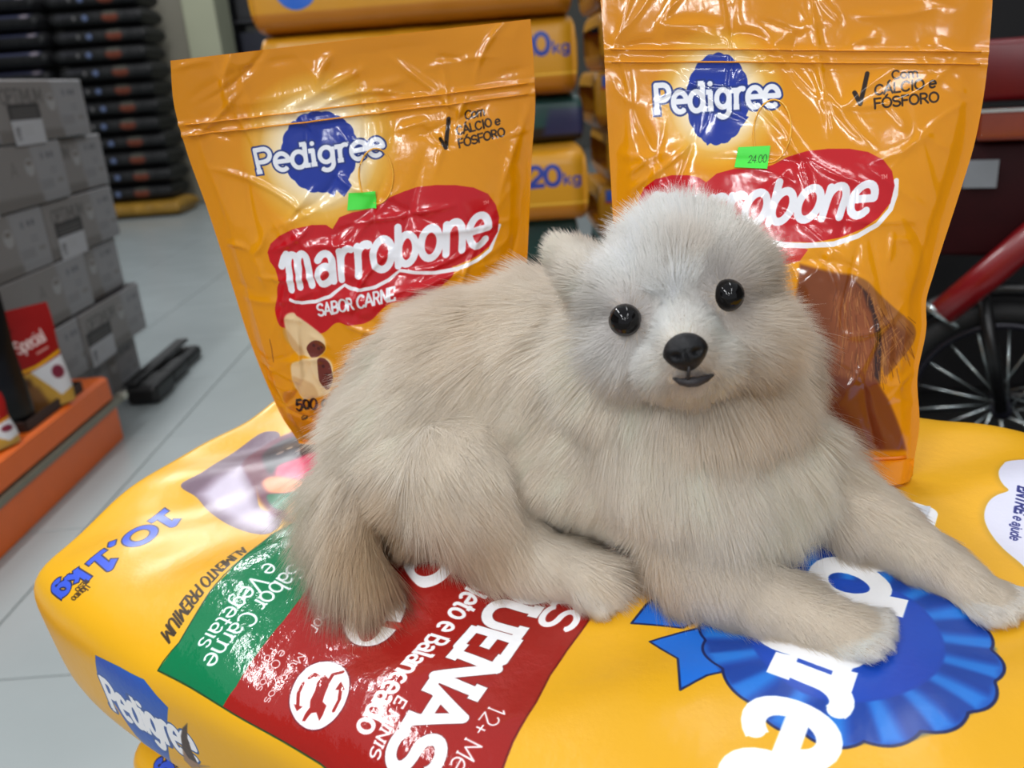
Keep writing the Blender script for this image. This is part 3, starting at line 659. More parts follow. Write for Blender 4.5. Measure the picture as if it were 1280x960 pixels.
cl = to_m([[0.08488, 0.54639], [0.0907, 0.56906], [0.10873, 0.59165], [0.14302, 0.60773], [0.19061, 0.61577], [0.23746, 0.61582], [0.27018, 0.61108], [0.29167, 0.60156], [0.31984, 0.61905], [0.36831, 0.62859], [0.43924, 0.62862], [0.47312, 0.63658], [0.51187, 0.65248], [0.55946, 0.66366], [0.61606, 0.66854], [0.67308, 0.66867], [0.7228, 0.66241], [0.76667, 0.64646], [0.79621, 0.6239], [0.81159, 0.59469], [0.8116, 0.5589], [0.78739, 0.52972], [0.74927, 0.50725], [0.69062, 0.48997], [0.61276, 0.48095], [0.53153, 0.48305], [0.47221, 0.48969], [0.43994, 0.47045], [0.34598, 0.45104], [0.24697, 0.4375], [0.14265, 0.44437], [0.09041, 0.48452]])
A.line(to_m([[0.81292, 0.60443], [0.81978, 0.57514], [0.81577, 0.5458], [0.78753, 0.515], [0.73997, 0.49268], [0.67567, 0.47715], [0.59344, 0.47463], [0.53277, 0.47661], [0.46572, 0.48649]]), .0028, (238, 236, 240))
A.poly(cl, PRED)
q = to_m([[0.10672, 0.49456], [0.76075, 0.53648], [0.12341, 0.57565]]); A.text('#arrobone', q[0], q[1], q[2], GY, weight=.205, bow=.03, xh=1.12)
q = to_m([[0.77085, 0.60775], [0.78763, 0.60934], [0.76851, 0.61583]]); A.text('TM', q[0], q[1], q[2], (230, 150, 140), weight=.18)
# printed brown dog: face edge, ear, chest
A.poly(to_m([[0.58744, 0.43752], [0.68564, 0.42012], [0.73915, 0.41428], [0.78668, 0.39843], [0.82752, 0.36376], [0.85202, 0.24877], [0.86048, 0.1886], [0.89713, 0.14135], [0.92463, 0.08449], [0.96035, 0.0257], [0.60092, 0.03737]]), (122, 62, 26), soft=.0012)
A.poly(to_m([[0.69905, 0.37059], [0.78203, 0.37688], [0.82544, 0.31715], [0.84624, 0.23209], [0.81915, 0.18231], [0.71389, 0.20358]]), (140, 76, 40), soft=.004)
A.poly(to_m([[0.75672, 0.40245], [0.78768, 0.38173], [0.82642, 0.33042], [0.83781, 0.26636], [0.8488, 0.19784], [0.87166, 0.17932], [0.86751, 0.24797], [0.84637, 0.33298], [0.80484, 0.38791]]), (52, 26, 20), soft=.0012)
A.poly(smooth(to_m([[0.73959, 0.41264], [0.79041, 0.40163], [0.8392, 0.37342], [0.90655, 0.33361], [0.96038, 0.29524], [0.96461, 0.26034], [0.93082, 0.22684], [0.89112, 0.19527], [0.86801, 0.22752], [0.8492, 0.29948], [0.81761, 0.3641]])), (150, 94, 40), soft=.0008)
A.poly(to_m([[0.87013, 0.31527], [0.92516, 0.29215], [0.94901, 0.27618], [0.92324, 0.23427], [0.89445, 0.20535], [0.86841, 0.26487]]), (120, 66, 30), soft=.002)
for k in range(16):
    a = to_m([[0.81561, 0.37088], [0.86634, 0.21395], [0.94665, 0.29019]])
    f = k / 15
    s_ = lerp(a[0], a[1], f); e_ = lerp(a[0], a[2], min(1, f * 1.2)); e_ = lerp(s_, e_, .75)
    A.line([s_, e_], .0004, (186, 130, 66) if k % 3 else (96, 50, 24), alpha=.6)
for k in range(420):
    x, y = random.uniform(1045, 1140), random.uniform(345, 470)
    X_ = np.array([[0.69953, 0.41176], [0.92963, 0.4053], [0.72677, 0.20317], [0.98127, 0.18532]])
    fx, fy = (x - 1045) / 95, (y - 345) / 125
    p_ = ((X_[0] * (1 - fx) + X_[1] * fx) * (1 - fy) + (X_[2] * (1 - fx) + X_[3] * fx) * fy) * np.array([PW, PH])
    if fx > .62 - .2 * fy and (fx - .55) * .9 > fy + .12 - .1: continue
    if fx - .50 > .75 - abs(fy - .5) * 1.1: continue
    l_ = random.uniform(.004, .009); an_ = -1.25 + .7 * (fx - .5) + random.uniform(-.25, .25)
    if fx > .42 and (fy < .06 + (fx - .42) * .62 or fy > 1.06 - (fx - .42) * .35): continue
    if fx <= .42 and fy < .1: continue
    c_ = random.choice([(176, 116, 58), (104, 54, 24), (150, 86, 42), (84, 40, 20), (190, 134, 76)])
    A.line([p_, p_ + l_ * np.array([math.cos(an_), math.sin(an_)])], .0005, c_, alpha=.45)
A.poly(to_m([[0.71389, 0.20358], [0.86092, 0.18342], [0.90145, 0.13191], [0.93045, 0.0749], [0.96426, 0.02168], [0.71098, 0.03194]]), (112, 48, 18), soft=.002)
right_img = A.image('right_pouch_print')

def pouch(sp, img, name, label, sticker, digits):
    na, nb_ = 190, 230
    a = np.concatenate([[0, .004], np.linspace(.012, .988, na), [.996, 1]]); b = np.linspace(0, 1, nb_)
    Ag, Bg = np.meshgrid(a, b)
    root = empty(name, tuple(pouch_pt(sp, np.array([.5]), np.array([0.]), fine=False)[0]))
    inv = -np.array(root.location)
    mat = printed('glossy_pouch_film_' + name, img, rough=0.13, bumps=((30.0, 0.16), (110.0, 0.035)), spec=0.55)
    P = pouch_pt(sp, Ag, Bg)
    front = link_mesh('front_panel', grid_mesh('front_panel', P + inv, np.stack([Ag, Bg], -1)), mat, root)
    a2 = np.linspace(0, 1, 50); b2 = np.linspace(0, 1, 50); A2, B2 = np.meshgrid(a2, b2)
    Pb = pouch_pt(sp, A2, B2, side=-1.0, fine=False) - np.array(sp['n']) * .0006
    back_film = plain('pouch_back_film_' + name, (226, 140, 16), rough=.2, noise=.03)
    link_mesh('back_panel', grid_mesh('back_panel', (Pb + inv)[:, ::-1]), back_film, root)
    # bottom gusset: a folded flap that opens between the two panels down to the bag surface
    g = []
    aa = np.linspace(0, 1, 40)
    f0 = pouch_pt(sp, aa, np.zeros(40), fine=False)
    b0 = pouch_pt(sp, aa, np.zeros(40), side=-1.0, fine=False)
    n = np.array(sp['n'])
    dn = bag_height(f0)
    for i, w in enumerate(np.linspace(0, 1, 9)):
        bow = np.sin(w * np.pi) 
        lo = f0 * (1 - w) + b0 * w - BAG_N * (np.maximum(dn, .002) - .0012)[:, None] * min(1, bow * 1.35)
        lo = lo + n * (sp.get('foot', .006) * np.sin(np.pi * w) * (1 - w) * 1.6 * (np.sin(np.pi * aa) ** .4))[:, None]
        g.append(lo)
    link_mesh('bottom_gusset', grid_mesh('bottom_gusset', np.array(g) + inv), plain('pouch_gusset_film_' + name, (232, 140, 14), rough=.22, noise=.04), root)
    if digits:
        wq = np.array([[0.1796, 0.3684, 0.5441], [0.1954, 0.3648, 0.5429], [0.1858, 0.3519, 0.5393], [0.181, 0.3575, 0.5417]])
        g_ = np.array([[wq[0] * (1 - i / 4) + wq[1] * i / 4 for i in range(5)], [wq[3] * (1 - i / 4) + wq[2] * i / 4 for i in range(5)]])
        wl = link_mesh('label_corner', grid_mesh('label_corner', g_ + inv), plain('white_label_film', (208, 212, 220), rough=.4), root)
        wl['label'] = 'white printed corner of the pouch base'
    # press-to-close strip: two slim ridges across the front
    for bb in (.862, .838):
        tb = tube_bm([tuple(p) for p in pouch_pt(sp, np.linspace(.02, .98, 60), np.full(60, bb)) + inv + n * .0002], .0004, n=6)
        zs = from_bm('zip_ridge', tb, plain('zip_film_' + name + str(int(bb * 1000)), (236, 152, 20), rough=.15), root, smooth=True)
    # bottom seal crimp
    tb = tube_bm([tuple(p) for p in pouch_pt(sp, np.linspace(.03, .97, 40), np.full(40, .004), fine=False) + inv], .0011, n=6)
    from_bm('bottom_seal', tb, plain('seal_film_' + name, (224, 120, 16), rough=.3), root, smooth=True)
    # price sticker
    sa = np.linspace(0, 1, 14); ua, ub = np.meshgrid(sa, sa)
    q = np.array(sticker)     # bl, br, tr, tl in (a, b)
    st = (q[0] * ((1 - ua) * (1 - ub))[..., None] + q[1] * (ua * (1 - ub))[..., None] + q[2] * (ua * ub)[..., None] + q[3] * ((1 - ua) * ub)[..., None])
    sp_pts = pouch_pt(sp, st[..., 0], st[..., 1]) + n * .0009
    SA = Art(0, .1, 0, .06, 2400, (70, 226, 66))
    if digits: SA.text('24.00', (.038, .014), (.095, .017), (.038, .034), (30, 110, 30), weight=.13)
    sm_ = printed('fluorescent_sticker_' + name, SA.image('sticker_print_' + name), rough=.5, bumps=())
    so = link_mesh('price_sticker', grid_mesh('price_sticker', sp_pts + inv, np.stack([ua, ub], -1)), sm_, root)
    so['label'] = 'fluorescent green price sticker'
    # clear loop of a tag fastener showing through the film above the sticker
    c = (np.array(q[2]) * .5 + np.array(q[3]) * .5) + np.array([.045, .03])
    lp = pouch_pt(sp, c[0] + .05 * np.cos(np.linspace(0, 2 * np.pi, 40))[:-1], c[1] + .062 * np.sin(np.linspace(0, 2 * np.pi, 40))[:-1]) + inv + n * .0004
    from_bm('tag_loop', tube_bm([tuple(p) for p in lp], .00045, n=6, closed=True), plain('clear_loop_' + name, (240, 176, 60), rough=.1), root, smooth=True)
    return tag(root, label, 'pouch', 'yellow dog biscuit pouches behind the puppy')
pouch(LEFT_POUCH, left_img, 'biscuit_pouch', 'yellow biscuit pouch tilted behind the puppy\'s back, printed bone biscuits and blank green sticker', [[0.44539, 0.63391], [0.53334, 0.6293], [0.53382, 0.66829], [0.45443, 0.67219]], False)
pouch(RIGHT_POUCH, right_img, 'biscuit_pouch', 'yellow biscuit pouch behind the puppy\'s head, printed brown dog ear and priced green sticker', [[0.36794, 0.63176], [0.45902, 0.62863], [0.46144, 0.67461], [0.37479, 0.67135]], True)
# ------------------------------------------------------------------ puppy
def chain(name, pts):   # pts: (x, y, z, radius)
    return name, np.array([p[:3] for p in pts], float), np.array([p[3] for p in pts], float)
CH = [
 chain('body', [[-0.0488, 0.4181, 0.5767, 0.043], [-0.0212, 0.4252, 0.5966, 0.049], [0.0165, 0.4128, 0.6067, 0.049], [0.0541, 0.3932, 0.6022, 0.046]]),
 chain('belly', [[-0.04, 0.4007, 0.5634, 0.042], [0.0143, 0.4016, 0.5808, 0.042], [0.0691, 0.3714, 0.5767, 0.044]]),
 chain('chest', [[0.0726, 0.3696, 0.5894, 0.046], [0.085, 0.3582, 0.5692, 0.038], [0.1041, 0.3678, 0.5754, 0.036]]),
 chain('mane', [[0.0599, 0.3793, 0.6168, 0.042], [0.0853, 0.368, 0.6147, 0.043], [0.1024, 0.3776, 0.6179, 0.029]]),
 chain('head', [[0.0721, 0.3472, 0.664, 0.029], [0.0697, 0.3404, 0.6568, 0.029]]),
 chain('brow', [[0.0536, 0.3354, 0.6636, 0.018], [0.0841, 0.3385, 0.6694, 0.018]]),
 chain('cheek', [[0.0491, 0.3298, 0.6479, 0.0145], [0.0672, 0.3241, 0.6466, 0.017], [0.093, 0.3317, 0.6473, 0.0155]]),
 chain('muzzle', [[0.0672, 0.3212, 0.6565, 0.012], [0.065, 0.3052, 0.6531, 0.012], [0.0629, 0.2939, 0.6527, 0.0088]]),
 chain('muzzle', [[0.0575, 0.3035, 0.6455, 0.0105], [0.0611, 0.2978, 0.6473, 0.0088]]),
 chain('muzzle', [[0.0732, 0.3042, 0.6459, 0.0105], [0.067, 0.2979, 0.6475, 0.0088]]),
 chain('jaw', [[0.0663, 0.3112, 0.6403, 0.0105], [0.0644, 0.2967, 0.6428, 0.0058]]),
 chain('ear', [[0.0365, 0.3588, 0.6668, 0.011], [0.0294, 0.3678, 0.6742, 0.0075], [0.0258, 0.3719, 0.6768, 0.0045]]),
 chain('ear', [[0.0978, 0.3596, 0.6689, 0.012], [0.1064, 0.3633, 0.6675, 0.008], [0.1104, 0.365, 0.6661, 0.005]]),
 chain('foreleg', [[0.0734, 0.356, 0.563, 0.03], [0.0761, 0.3385, 0.5436, 0.021], [0.0942, 0.32, 0.5332, 0.014], [0.1145, 0.3038, 0.5296, 0.0116], [0.1284, 0.2931, 0.5277, 0.0105]]),
 chain('foreleg', [[0.1156, 0.3746, 0.5735, 0.027], [0.1426, 0.3623, 0.557, 0.017], [0.1648, 0.3421, 0.5447, 0.0128], [0.181, 0.3216, 0.5355, 0.0114], [0.1897, 0.3074, 0.5292, 0.0103]]),
 chain('hindleg', [[-0.0268, 0.3867, 0.569, 0.036], [-0.0147, 0.3708, 0.5478, 0.022], [-0.0003, 0.3562, 0.5397, 0.0135], [0.0176, 0.3465, 0.5363, 0.0115], [0.0288, 0.3384, 0.5345, 0.0105]]),
 chain('tail', [[-0.0708, 0.4033, 0.5648, 0.022], [-0.0799, 0.3842, 0.5527, 0.015], [-0.0813, 0.371, 0.5424, 0.01], [-0.0771, 0.3639, 0.5374, 0.006]]),
]
# four toes at the end of each foot
def toes(a, b, spread, ln, r, lift):
    a = np.array(a); b = np.array(b)
    f = (b - a) / np.linalg.norm(b - a); f = f - BAG_N * (f @ BAG_N); f /= np.linalg.norm(f)
    s = np.cross(BAG_N, f)
    out = []
    for k in range(4):
        t = (k - 1.5)
        root = b + s * t * spread * .8
        tip = b + s * t * spread + f * (ln - .0012 * t * t)
        h = bag_height(tip)
        tip = tip - BAG_N * (h - r * .9)
        out.append(chain('toe', [list(root) + [r * 1.15], list(tip) + [r]]))
    return out, f
TOES = []
for idx in [i for i, c in enumerate(CH) if c[0] in ('foreleg', 'hindleg')]:
    p = CH[idx][1]
    ts, f_ = toes(p[-2], p[-1], .0070, .0135, .0043, 0)
    TOES += ts
CHAINS = CH + TOES
bmb = bmesh.new()
for name, p, r in CHAINS:
    for i in range(len(p) - 1):
        L = np.linalg.norm(p[i + 1] - p[i]); n = max(2, int(L / (min(r[i], r[i + 1]) * .35)) + 1)
        for k in range(n + (1 if i == len(p) - 2 else 0)):
            t = k / n
            M = Matrix.Translation(Vector(p[i] * (1 - t) + p[i + 1] * t)) @ Matrix.Scale(r[i] * (1 - t) + r[i + 1] * t, 4)
            bmesh.ops.create_icosphere(bmb, subdivisions=2, radius=1.0, matrix=M)
tmp = bpy.data.meshes.new('tmp_body'); bmb.to_mesh(tmp); bmb.free()
tob = bpy.data.objects.new('tmp_body', tmp); col.objects.link(tob)
rm = tob.modifiers.new('r', 'REMESH'); rm.mode = 'VOXEL'; rm.voxel_size = 0.0022
sm_ = tob.modifiers.new('s', 'SMOOTH'); sm_.iterations = 3; sm_.factor = .6
dg = bpy.context.evaluated_depsgraph_get(); dg.update()
dog_me = bpy.data.meshes.new_from_object(tob.evaluated_get(dg))
bpy.data.objects.remove(tob); bpy.data.meshes.remove(tmp)
nvt = len(dog_me.vertices)
co = np.empty(nvt * 3, np.float32); dog_me.vertices.foreach_get('co', co); co = co.reshape(-1, 3).astype(float)
h = bag_height(co)
co = co + BAG_N * (np.where(h < .0012, .0012 - h, 0))[:, None]
DOG_LOC = np.array([0.0204, 0.4106, 0.5302])
dog_me.vertices.foreach_set('co', (co - DOG_LOC).astype(np.float32).ravel()); dog_me.update()
dog = empty('pomeranian_puppy', tuple(DOG_LOC))
tag(dog, 'fluffy cream puppy lying on the big yellow bag, facing the camera', 'dog')
body = link_mesh('body', dog_me, plain('puppy_skin', (206, 192, 174), rough=.9, noise=.05), dog)

# face parts
EYES = [np.array([0.0445, 0.3154, 0.6605]), np.array([0.0844, 0.3185, 0.6663])]
NOSE = np.array([0.0615, 0.2873, 0.6552])
eye_m = plain('eye_black', (9, 7, 8), rough=.04, noise=.0, spec=.35, coat=.0)
nose_m = plain('nose_leather', (11, 11, 14), rough=.34, spec=.3, noise=.2, scale=900, bump=.25, bscale=2500)
lid_m = plain('eye_rim', (52, 42, 44), rough=.5)
lip_m = plain('lip', (40, 36, 38), rough=.6)
for e in EYES:
    bm = bmesh.new(); bmesh.ops.create_uvsphere(bm, u_segments=28, v_segments=18, radius=.0061)
    eo = from_bm('eye', bm, eye_m, dog, True); eo.location = e - DOG_LOC
    v = (CAM_P - e); v /= np.linalg.norm(v)
    c = e - DOG_LOC + v * .0008
    s1 = np.cross(v, [0, 0, 1]); s1 /= np.linalg.norm(s1); s2 = np.cross(s1, v)
    from_bm('eye_rim', tube_bm([tuple(c + (s1 * math.cos(t) + s2 * math.sin(t)) * .0056) for t in np.linspace(0, 2 * math.pi, 28)[:-1]], .0006, n=7, closed=True), lid_m, dog, True)
fwd = CAM_P - NOSE; fwd /= np.linalg.norm(fwd)
rgt = np.array([CAM_R[0][0], CAM_R[1][0], CAM_R[2][0]]); tilt = math.radians(13)
upn = np.cross(rgt, -fwd); upn /= np.linalg.norm(upn)
if upn[2] < 0: upn = -upn
r2 = rgt * math.cos(tilt) + upn * math.sin(tilt); r2 -= fwd * (r2 @ fwd); r2 /= np.linalg.norm(r2)
u2 = np.cross(fwd, r2); u2 = u2 if u2[2] > 0 else -u2
bm = bmesh.new(); bmesh.ops.create_uvsphere(bm, u_segments=40, v_segments=28, radius=1)
for v in bm.verts:
    x, y, z = v.co
    w = .0080 * (1 - .22 * max(0, -y) - .05 * abs(y))          # wide top, narrower below
    X = x * w; Y = y * .0068; Z = z * .0052
    if y > .3: Z *= .96
    for sx in (-1, 1):
        d = math.hypot(x - sx * .48, (y + .12) * 1.25)
        if z > 0: Z -= .0018 * math.exp(-(d / .2) ** 2)
    if z > 0 and y < .1: Z -= .0007 * math.exp(-(x / .07) ** 2)
    v.co = Vector(r2 * X + u2 * Y + fwd * Z)
no = from_bm('nose', bm, nose_m, dog, True); no.location = NOSE - DOG_LOC
lip = [np.array(q) for q in [[0.0577, 0.29, 0.6448], [0.0594, 0.287, 0.6444], [0.0619, 0.2852, 0.6446], [0.0653, 0.2855, 0.6445], [0.0691, 0.2883, 0.6444], [0.0725, 0.2915, 0.6446]]]
from_bm('mouth', tube_bm([tuple(q - DOG_LOC) for q in lip], [.0005, .0012, .0018, .0018, .0013, .0005], n=8), lip_m, dog, True)
phil = [NOSE - u2 * .0050 + fwd * .0025, np.array([0.0618, 0.2849, 0.6453])]
from_bm('lip_cleft', tube_bm([tuple(q - DOG_LOC) for q in phil], [.0007, .0007], n=6), lip_m, dog, True)

# ------------------------------------------------------------------ fur
lt = len(dog_me.loop_triangles) if dog_me.loop_triangles else 0
dog_me.calc_loop_triangles()
tri = np.empty(len(dog_me.loop_triangles) * 3, np.int32); dog_me.loop_triangles.foreach_get('vertices', tri); tri = tri.reshape(-1, 3)
W = co
A_, B_, C_ = W[tri[:, 0]], W[tri[:, 1]], W[tri[:, 2]]
nrm = np.cross(B_ - A_, C_ - A_); area = np.linalg.norm(nrm, axis=1) / 2
# smooth vertex normals
vn = np.zeros_like(W)
for k in range(3): np.add.at(vn, tri[:, k], nrm)
vn /= np.linalg.norm(vn, axis=1)[:, None] + 1e-12
def chain_field(p, name_set):
    """nearest chain by surface distance: index, tangent"""
    best = np.full(len(p), 1e9); idx = np.zeros(len(p), int); tan = np.zeros_like(p)
    wsum = np.zeros(len(p))
    for ci, (nm, q, r) in enumerate(CHAINS):
        for i in range(len(q) - 1):
            ab = q[i + 1] - q[i]; L = ab @ ab
            t = np.clip(((p - q[i]) @ ab) / L, 0, 1)
            d = np.linalg.norm(p - q[i] - t[:, None] * ab, axis=1) - (r[i] * (1 - t) + r[i + 1] * t)
            m = d < best; best[m] = d[m]; idx[m] = ci
            w = np.exp(-np.maximum(d, 0) / .004); wsum += w; tan += w[:, None] * (ab / math.sqrt(L))
    return idx, tan / wsum[:, None]
def noise3(p, s, seed):
    r = np.random.default_rng(seed); o = np.zeros((len(p), 3))
    for k in range(5):
        kd = r.normal(size=(3, 3)) * s * (1 + .5 * k); ph = r.uniform(0, 6.28, 3)
        o += np.sin(p @ kd.T + ph) / (1 + .4 * k)
    return o * .5
NH = 600000
dens = area.copy()
cen = (A_ + B_ + C_) / 3
hidden = (bag_height(cen) < .0015)
dens[hidden] = 0
fi = rng.choice(len(tri), NH, p=dens / dens.sum())
u_, v_ = rng.random(NH), rng.random(NH); fl = u_ + v_ > 1; u_[fl] = 1 - u_[fl]; v_[fl] = 1 - v_[fl]
w_ = 1 - u_ - v_
root = A_[fi] * w_[:, None] + B_[fi] * u_[:, None] + C_[fi] * v_[:, None]
nr = vn[tri[fi, 0]] * w_[:, None] + vn[tri[fi, 1]] * u_[:, None] + vn[tri[fi, 2]] * v_[:, None]
nr /= np.linalg.norm(nr, axis=1)[:, None]
ci, tan_ = chain_field(root, None)
NM = np.array([c[0] for c in CHAINS])
names = NM[ci]
spec = {  # length, lift
 'body': (.019, .38), 'belly': (.013, .30), 'chest': (.020, .32), 'mane': (.021, .30), 'head': (.0125, .50), 'brow': (.0095, .42),
 'cheek': (.0130, .42), 'muzzle': (.0050, .35), 'jaw': (.0065, .35), 'ear': (.0080, .50), 'foreleg': (.0095, .30), 'hindleg': (.0105, .30),
 'tail': (.028, .45), 'toe': (.0036, .22)}
RUMP, CHEST = CH[0][1][0], CH[2][1][0]
back = (RUMP - CHEST); back /= np.linalg.norm(back)
vi, vt = chain_field(W, None); vnm = NM[vi]
VF = np.zeros((len(W), 5))
VF[:, 3] = [spec[n][0] for n in vnm]; VF[:, 4] = [spec[n][1] for n in vnm]
isv = lambda *k: np.isin(vnm, k)
def unit(d): return d / (np.linalg.norm(d, axis=1)[:, None] + 1e-9)
m_ = isv('body', 'belly'); VF[m_, :3] = back * .75 + np.array([0, 0, -.7])
m_ = isv('chest'); VF[m_, :3] = np.array([.15, -.25, -1.0])
m_ = isv('mane'); VF[m_, :3] = unit(W[m_] - CH[4][1][1]) + np.array([0, 0, -.35])
m_ = isv('head', 'brow', 'cheek', 'muzzle', 'jaw'); VF[m_, :3] = unit(W[m_] - (NOSE + fwd * .01))
m_ = isv('ear'); VF[m_, :3] = vt[m_]
m_ = isv('foreleg', 'hindleg', 'toe'); VF[m_, :3] = vt[m_] + np.array([0, 0, -.25])
m_ = isv('tail'); VF[m_, :3] = vt[m_] * .8 + np.array([-.25, -.45, -.5]) * .8
ev = np.concatenate([tri[:, [0, 1]], tri[:, [1, 2]], tri[:, [2, 0]]])
cnt = np.bincount(ev[:, 0], minlength=len(W)) + np.bincount(ev[:, 1], minlength=len(W)) + 1e-9
for it in range(14):
    acc = np.stack([np.bincount(ev[:, 0], VF[ev[:, 1], k], len(W)) + np.bincount(ev[:, 1], VF[ev[:, 0], k], len(W)) for k in range(5)], 1)
    VF = .4 * VF + .6 * acc / cnt[:, None]
fld = VF[tri[fi, 0]] * w_[:, None] + VF[tri[fi, 1]] * u_[:, None] + VF[tri[fi, 2]] * v_[:, None]
flow, length, lift = fld[:, :3].copy(), fld[:, 3].copy(), fld[:, 4].copy()
isn = lambda *k: np.isin(names, k)
# upper legs carry longer coat
LEGI = [i for i, c in enumerate(CH) if c[0] in ('foreleg', 'hindleg')]; FL = [CH[i][1][0] for i in LEGI]
EARI = [i for i, c in enumerate(CH) if c[0] == 'ear']
sh = np.minimum(np.linalg.norm(root - FL[0], axis=1), np.minimum(np.linalg.norm(root - FL[1], axis=1), np.linalg.norm(root - FL[2], axis=1)))
lg = isn('foreleg', 'hindleg'); length = np.where(lg, length + .012 * np.clip(1 - (sh - .02) / .05, 0, 1), length)
# muzzle to cheek transition by distance from the nose, eyes kept clear
dn = np.linalg.norm(root - NOSE, axis=1)
face = isn('head', 'brow', 'cheek', 'muzzle', 'jaw')
length = np.where(face, np.clip(.0038 + (dn - .011) * .34, .0032, length + .004), length)
de = np.minimum(np.linalg.norm(root - EYES[0], axis=1), np.linalg.norm(root - EYES[1], axis=1))
near_e = np.where((np.linalg.norm(root - EYES[0], axis=1) < np.linalg.norm(root - EYES[1], axis=1))[:, None], EYES[0], EYES[1])
ef = np.clip(1 - (de - .0060) / .010, 0, 1)
away = root - near_e; away /= np.linalg.norm(away, axis=1)[:, None] + 1e-9
flow = flow + away * (ef * 3.0)[:, None]
length = length * (1 - .62 * ef); lift = lift * (1 - .5 * ef)
flow = flow - nr * np.sum(flow * nr, axis=1)[:, None]
flow /= np.linalg.norm(flow, axis=1)[:, None] + 1e-9
cl = noise3(root, 190, 5); fine = rng.normal(size=root.shape)
big = noise3(root, 60, 9)
dirn = nr * lift[:, None] + flow * (1 - lift)[:, None] + cl * .08 + big * .12 + fine * .09
dirn /= np.linalg.norm(dirn, axis=1)[:, None]
length = length * (0.55 + .6 * rng.random(NH)) * (1 + .22 * noise3(root, 120, 21)[:, 0])
keep = (de > .0056) & (dn > .0062)
# nothing grows over the lips
for q in lip: keep &= np.linalg.norm(root - q, axis=1) > .0022
NS = 5
s = np.linspace(0, 1, NS)
bend = flow * .55 + np.array([0, 0, -.42]) + cl * .18
pts = root[:, None, :] + (dirn[:, None, :] * s[None, :, None] + bend[:, None, :] * (s ** 2)[None, :, None] * .42) * length[:, None, None]
# hair rests on the bag instead of passing through it
hh = bag_height(pts.reshape(-1, 3)).reshape(NH, NS)
pts = pts + BAG_N * np.where(hh < .0008, .0008 - hh, 0)[..., None]
# coat colour: cream with fawn on the rump, ears and along the back; white forehead and toes
base = np.array([0.96, 0.89, 0.785]); white = np.array([0.97, 0.95, 0.915]); fawn = np.array([0.72, 0.56, 0.38]); grey = np.array([0.60, 0.54, 0.52])
def near(c, r): return np.exp(-(np.linalg.norm(root - np.array(c), axis=1) / r) ** 2)
cw = np.clip(near([0.0599, 0.333, 0.6867], .030) + near([0.0497, 0.3139, 0.6478], .022) * .8 + near([0.0649, 0.3128, 0.6596], .034) * .65 + near([0.0725, 0.3196, 0.5742], .035) * .5 + isn('toe') * .75, 0, 1)
cf = np.clip(near([-0.0667, 0.3642, 0.5502], .024) * 1.2 + near([-0.0236, 0.3603, 0.5543], .018) * .8 + near([-0.0129, 0.397, 0.6427], .03) * .35 + near([0.0865, 0.3372, 0.6236], .018) * .35 + near([0.0705, 0.3246, 0.6781], .008) * .3 + near([0.0988, 0.3243, 0.6473], .018) * .45 + near([0.0483, 0.3188, 0.542], .03) * .2 + isn('foreleg') * .12, 0, 1)
cg = np.clip((ef ** 1.6) * .5 + near([0.063, 0.2878, 0.646], .0065) * .7, 0, 1)
colr = base + (white - base) * cw[:, None]; colr = colr + (fawn - colr) * cf[:, None]; colr = colr + (grey - colr) * cg[:, None]
colr = colr * (1 + .02 * rng.normal(size=NH))[:, None] * (1 + .05 * noise3(root, 150, 33)[:, :1])
colr = np.clip(colr, 0, .97)
fur_m, nt, b = nmat('puppy_fur')
at = nt.nodes.new('ShaderNodeAttribute'); at.attribute_name = 'hair_color'
hi = nt.nodes.new('ShaderNodeHairInfo')
mr = nt.nodes.new('ShaderNodeMapRange'); mr.inputs['To Min'].default_value = .95; mr.inputs['To Max'].default_value = 1.02
nt.links.new(hi.outputs['Intercept'], mr.inputs['Value'])
mx = nt.nodes.new('ShaderNodeVectorMath'); mx.operation = 'SCALE'
nt.links.new(at.outputs['Color'], mx.inputs[0]); nt.links.new(mr.outputs['Result'], mx.inputs['Scale'])
an = nt.nodes.new('ShaderNodeAttribute'); an.attribute_name = 'coat_normal'
b.inputs['Roughness'].default_value = .75; b.inputs['Specular IOR Level'].default_value = .12
nt.links.new(mx.outputs['Vector'], b.inputs['Base Color']); nt.links.new(an.outputs['Vector'], b.inputs['Normal'])
tr = nt.nodes.new('ShaderNodeBsdfTranslucent'); nt.links.new(mx.outputs['Vector'], tr.inputs['Color'])
ms = nt.nodes.new('ShaderNodeMixShader'); ms.inputs['Fac'].default_value = .45
nt.links.new(b.outputs['BSDF'], ms.inputs[1]); nt.links.new(tr.outputs['BSDF'], ms.inputs[2])
nt.links.new(ms.outputs['Shader'], nt.nodes['Material Output'].inputs['Surface'])
cn = nr * .9 + dirn * .3 + cl * .05; cn /= np.linalg.norm(cn, axis=1)[:, None]
def hair(name, mask, r0):
    sel = np.where(mask & keep)[0]
    hc = bpy.data.hair_curves.new(name)
    hc.add_curves([NS] * len(sel))
    hc.attributes['position'].data.foreach_set('vector', (pts[sel] - DOG_LOC).astype(np.float32).ravel())
    ra = hc.attributes.get('radius') or hc.attributes.new('radius', 'FLOAT', 'POINT')
    rr = np.repeat((r0 * np.array([1, 1, .9, .6, .15]))[None], len(sel), 0)
    ra.data.foreach_set('value', rr.astype(np.float32).ravel())
    ca = hc.attributes.new('hair_color', 'FLOAT_COLOR', 'CURVE')
    ca.data.foreach_set('color', np.concatenate([colr[sel], np.ones((len(sel), 1))], 1).astype(np.float32).ravel())
    na = hc.attributes.new('coat_normal', 'FLOAT_VECTOR', 'CURVE')
    na.data.foreach_set('vector', cn[sel].astype(np.float32).ravel())
    hc.materials.append(fur_m)
    o = bpy.data.objects.new(name, hc); col.objects.link(o); o.parent = dog
    o['kind'] = 'stuff'
    return o
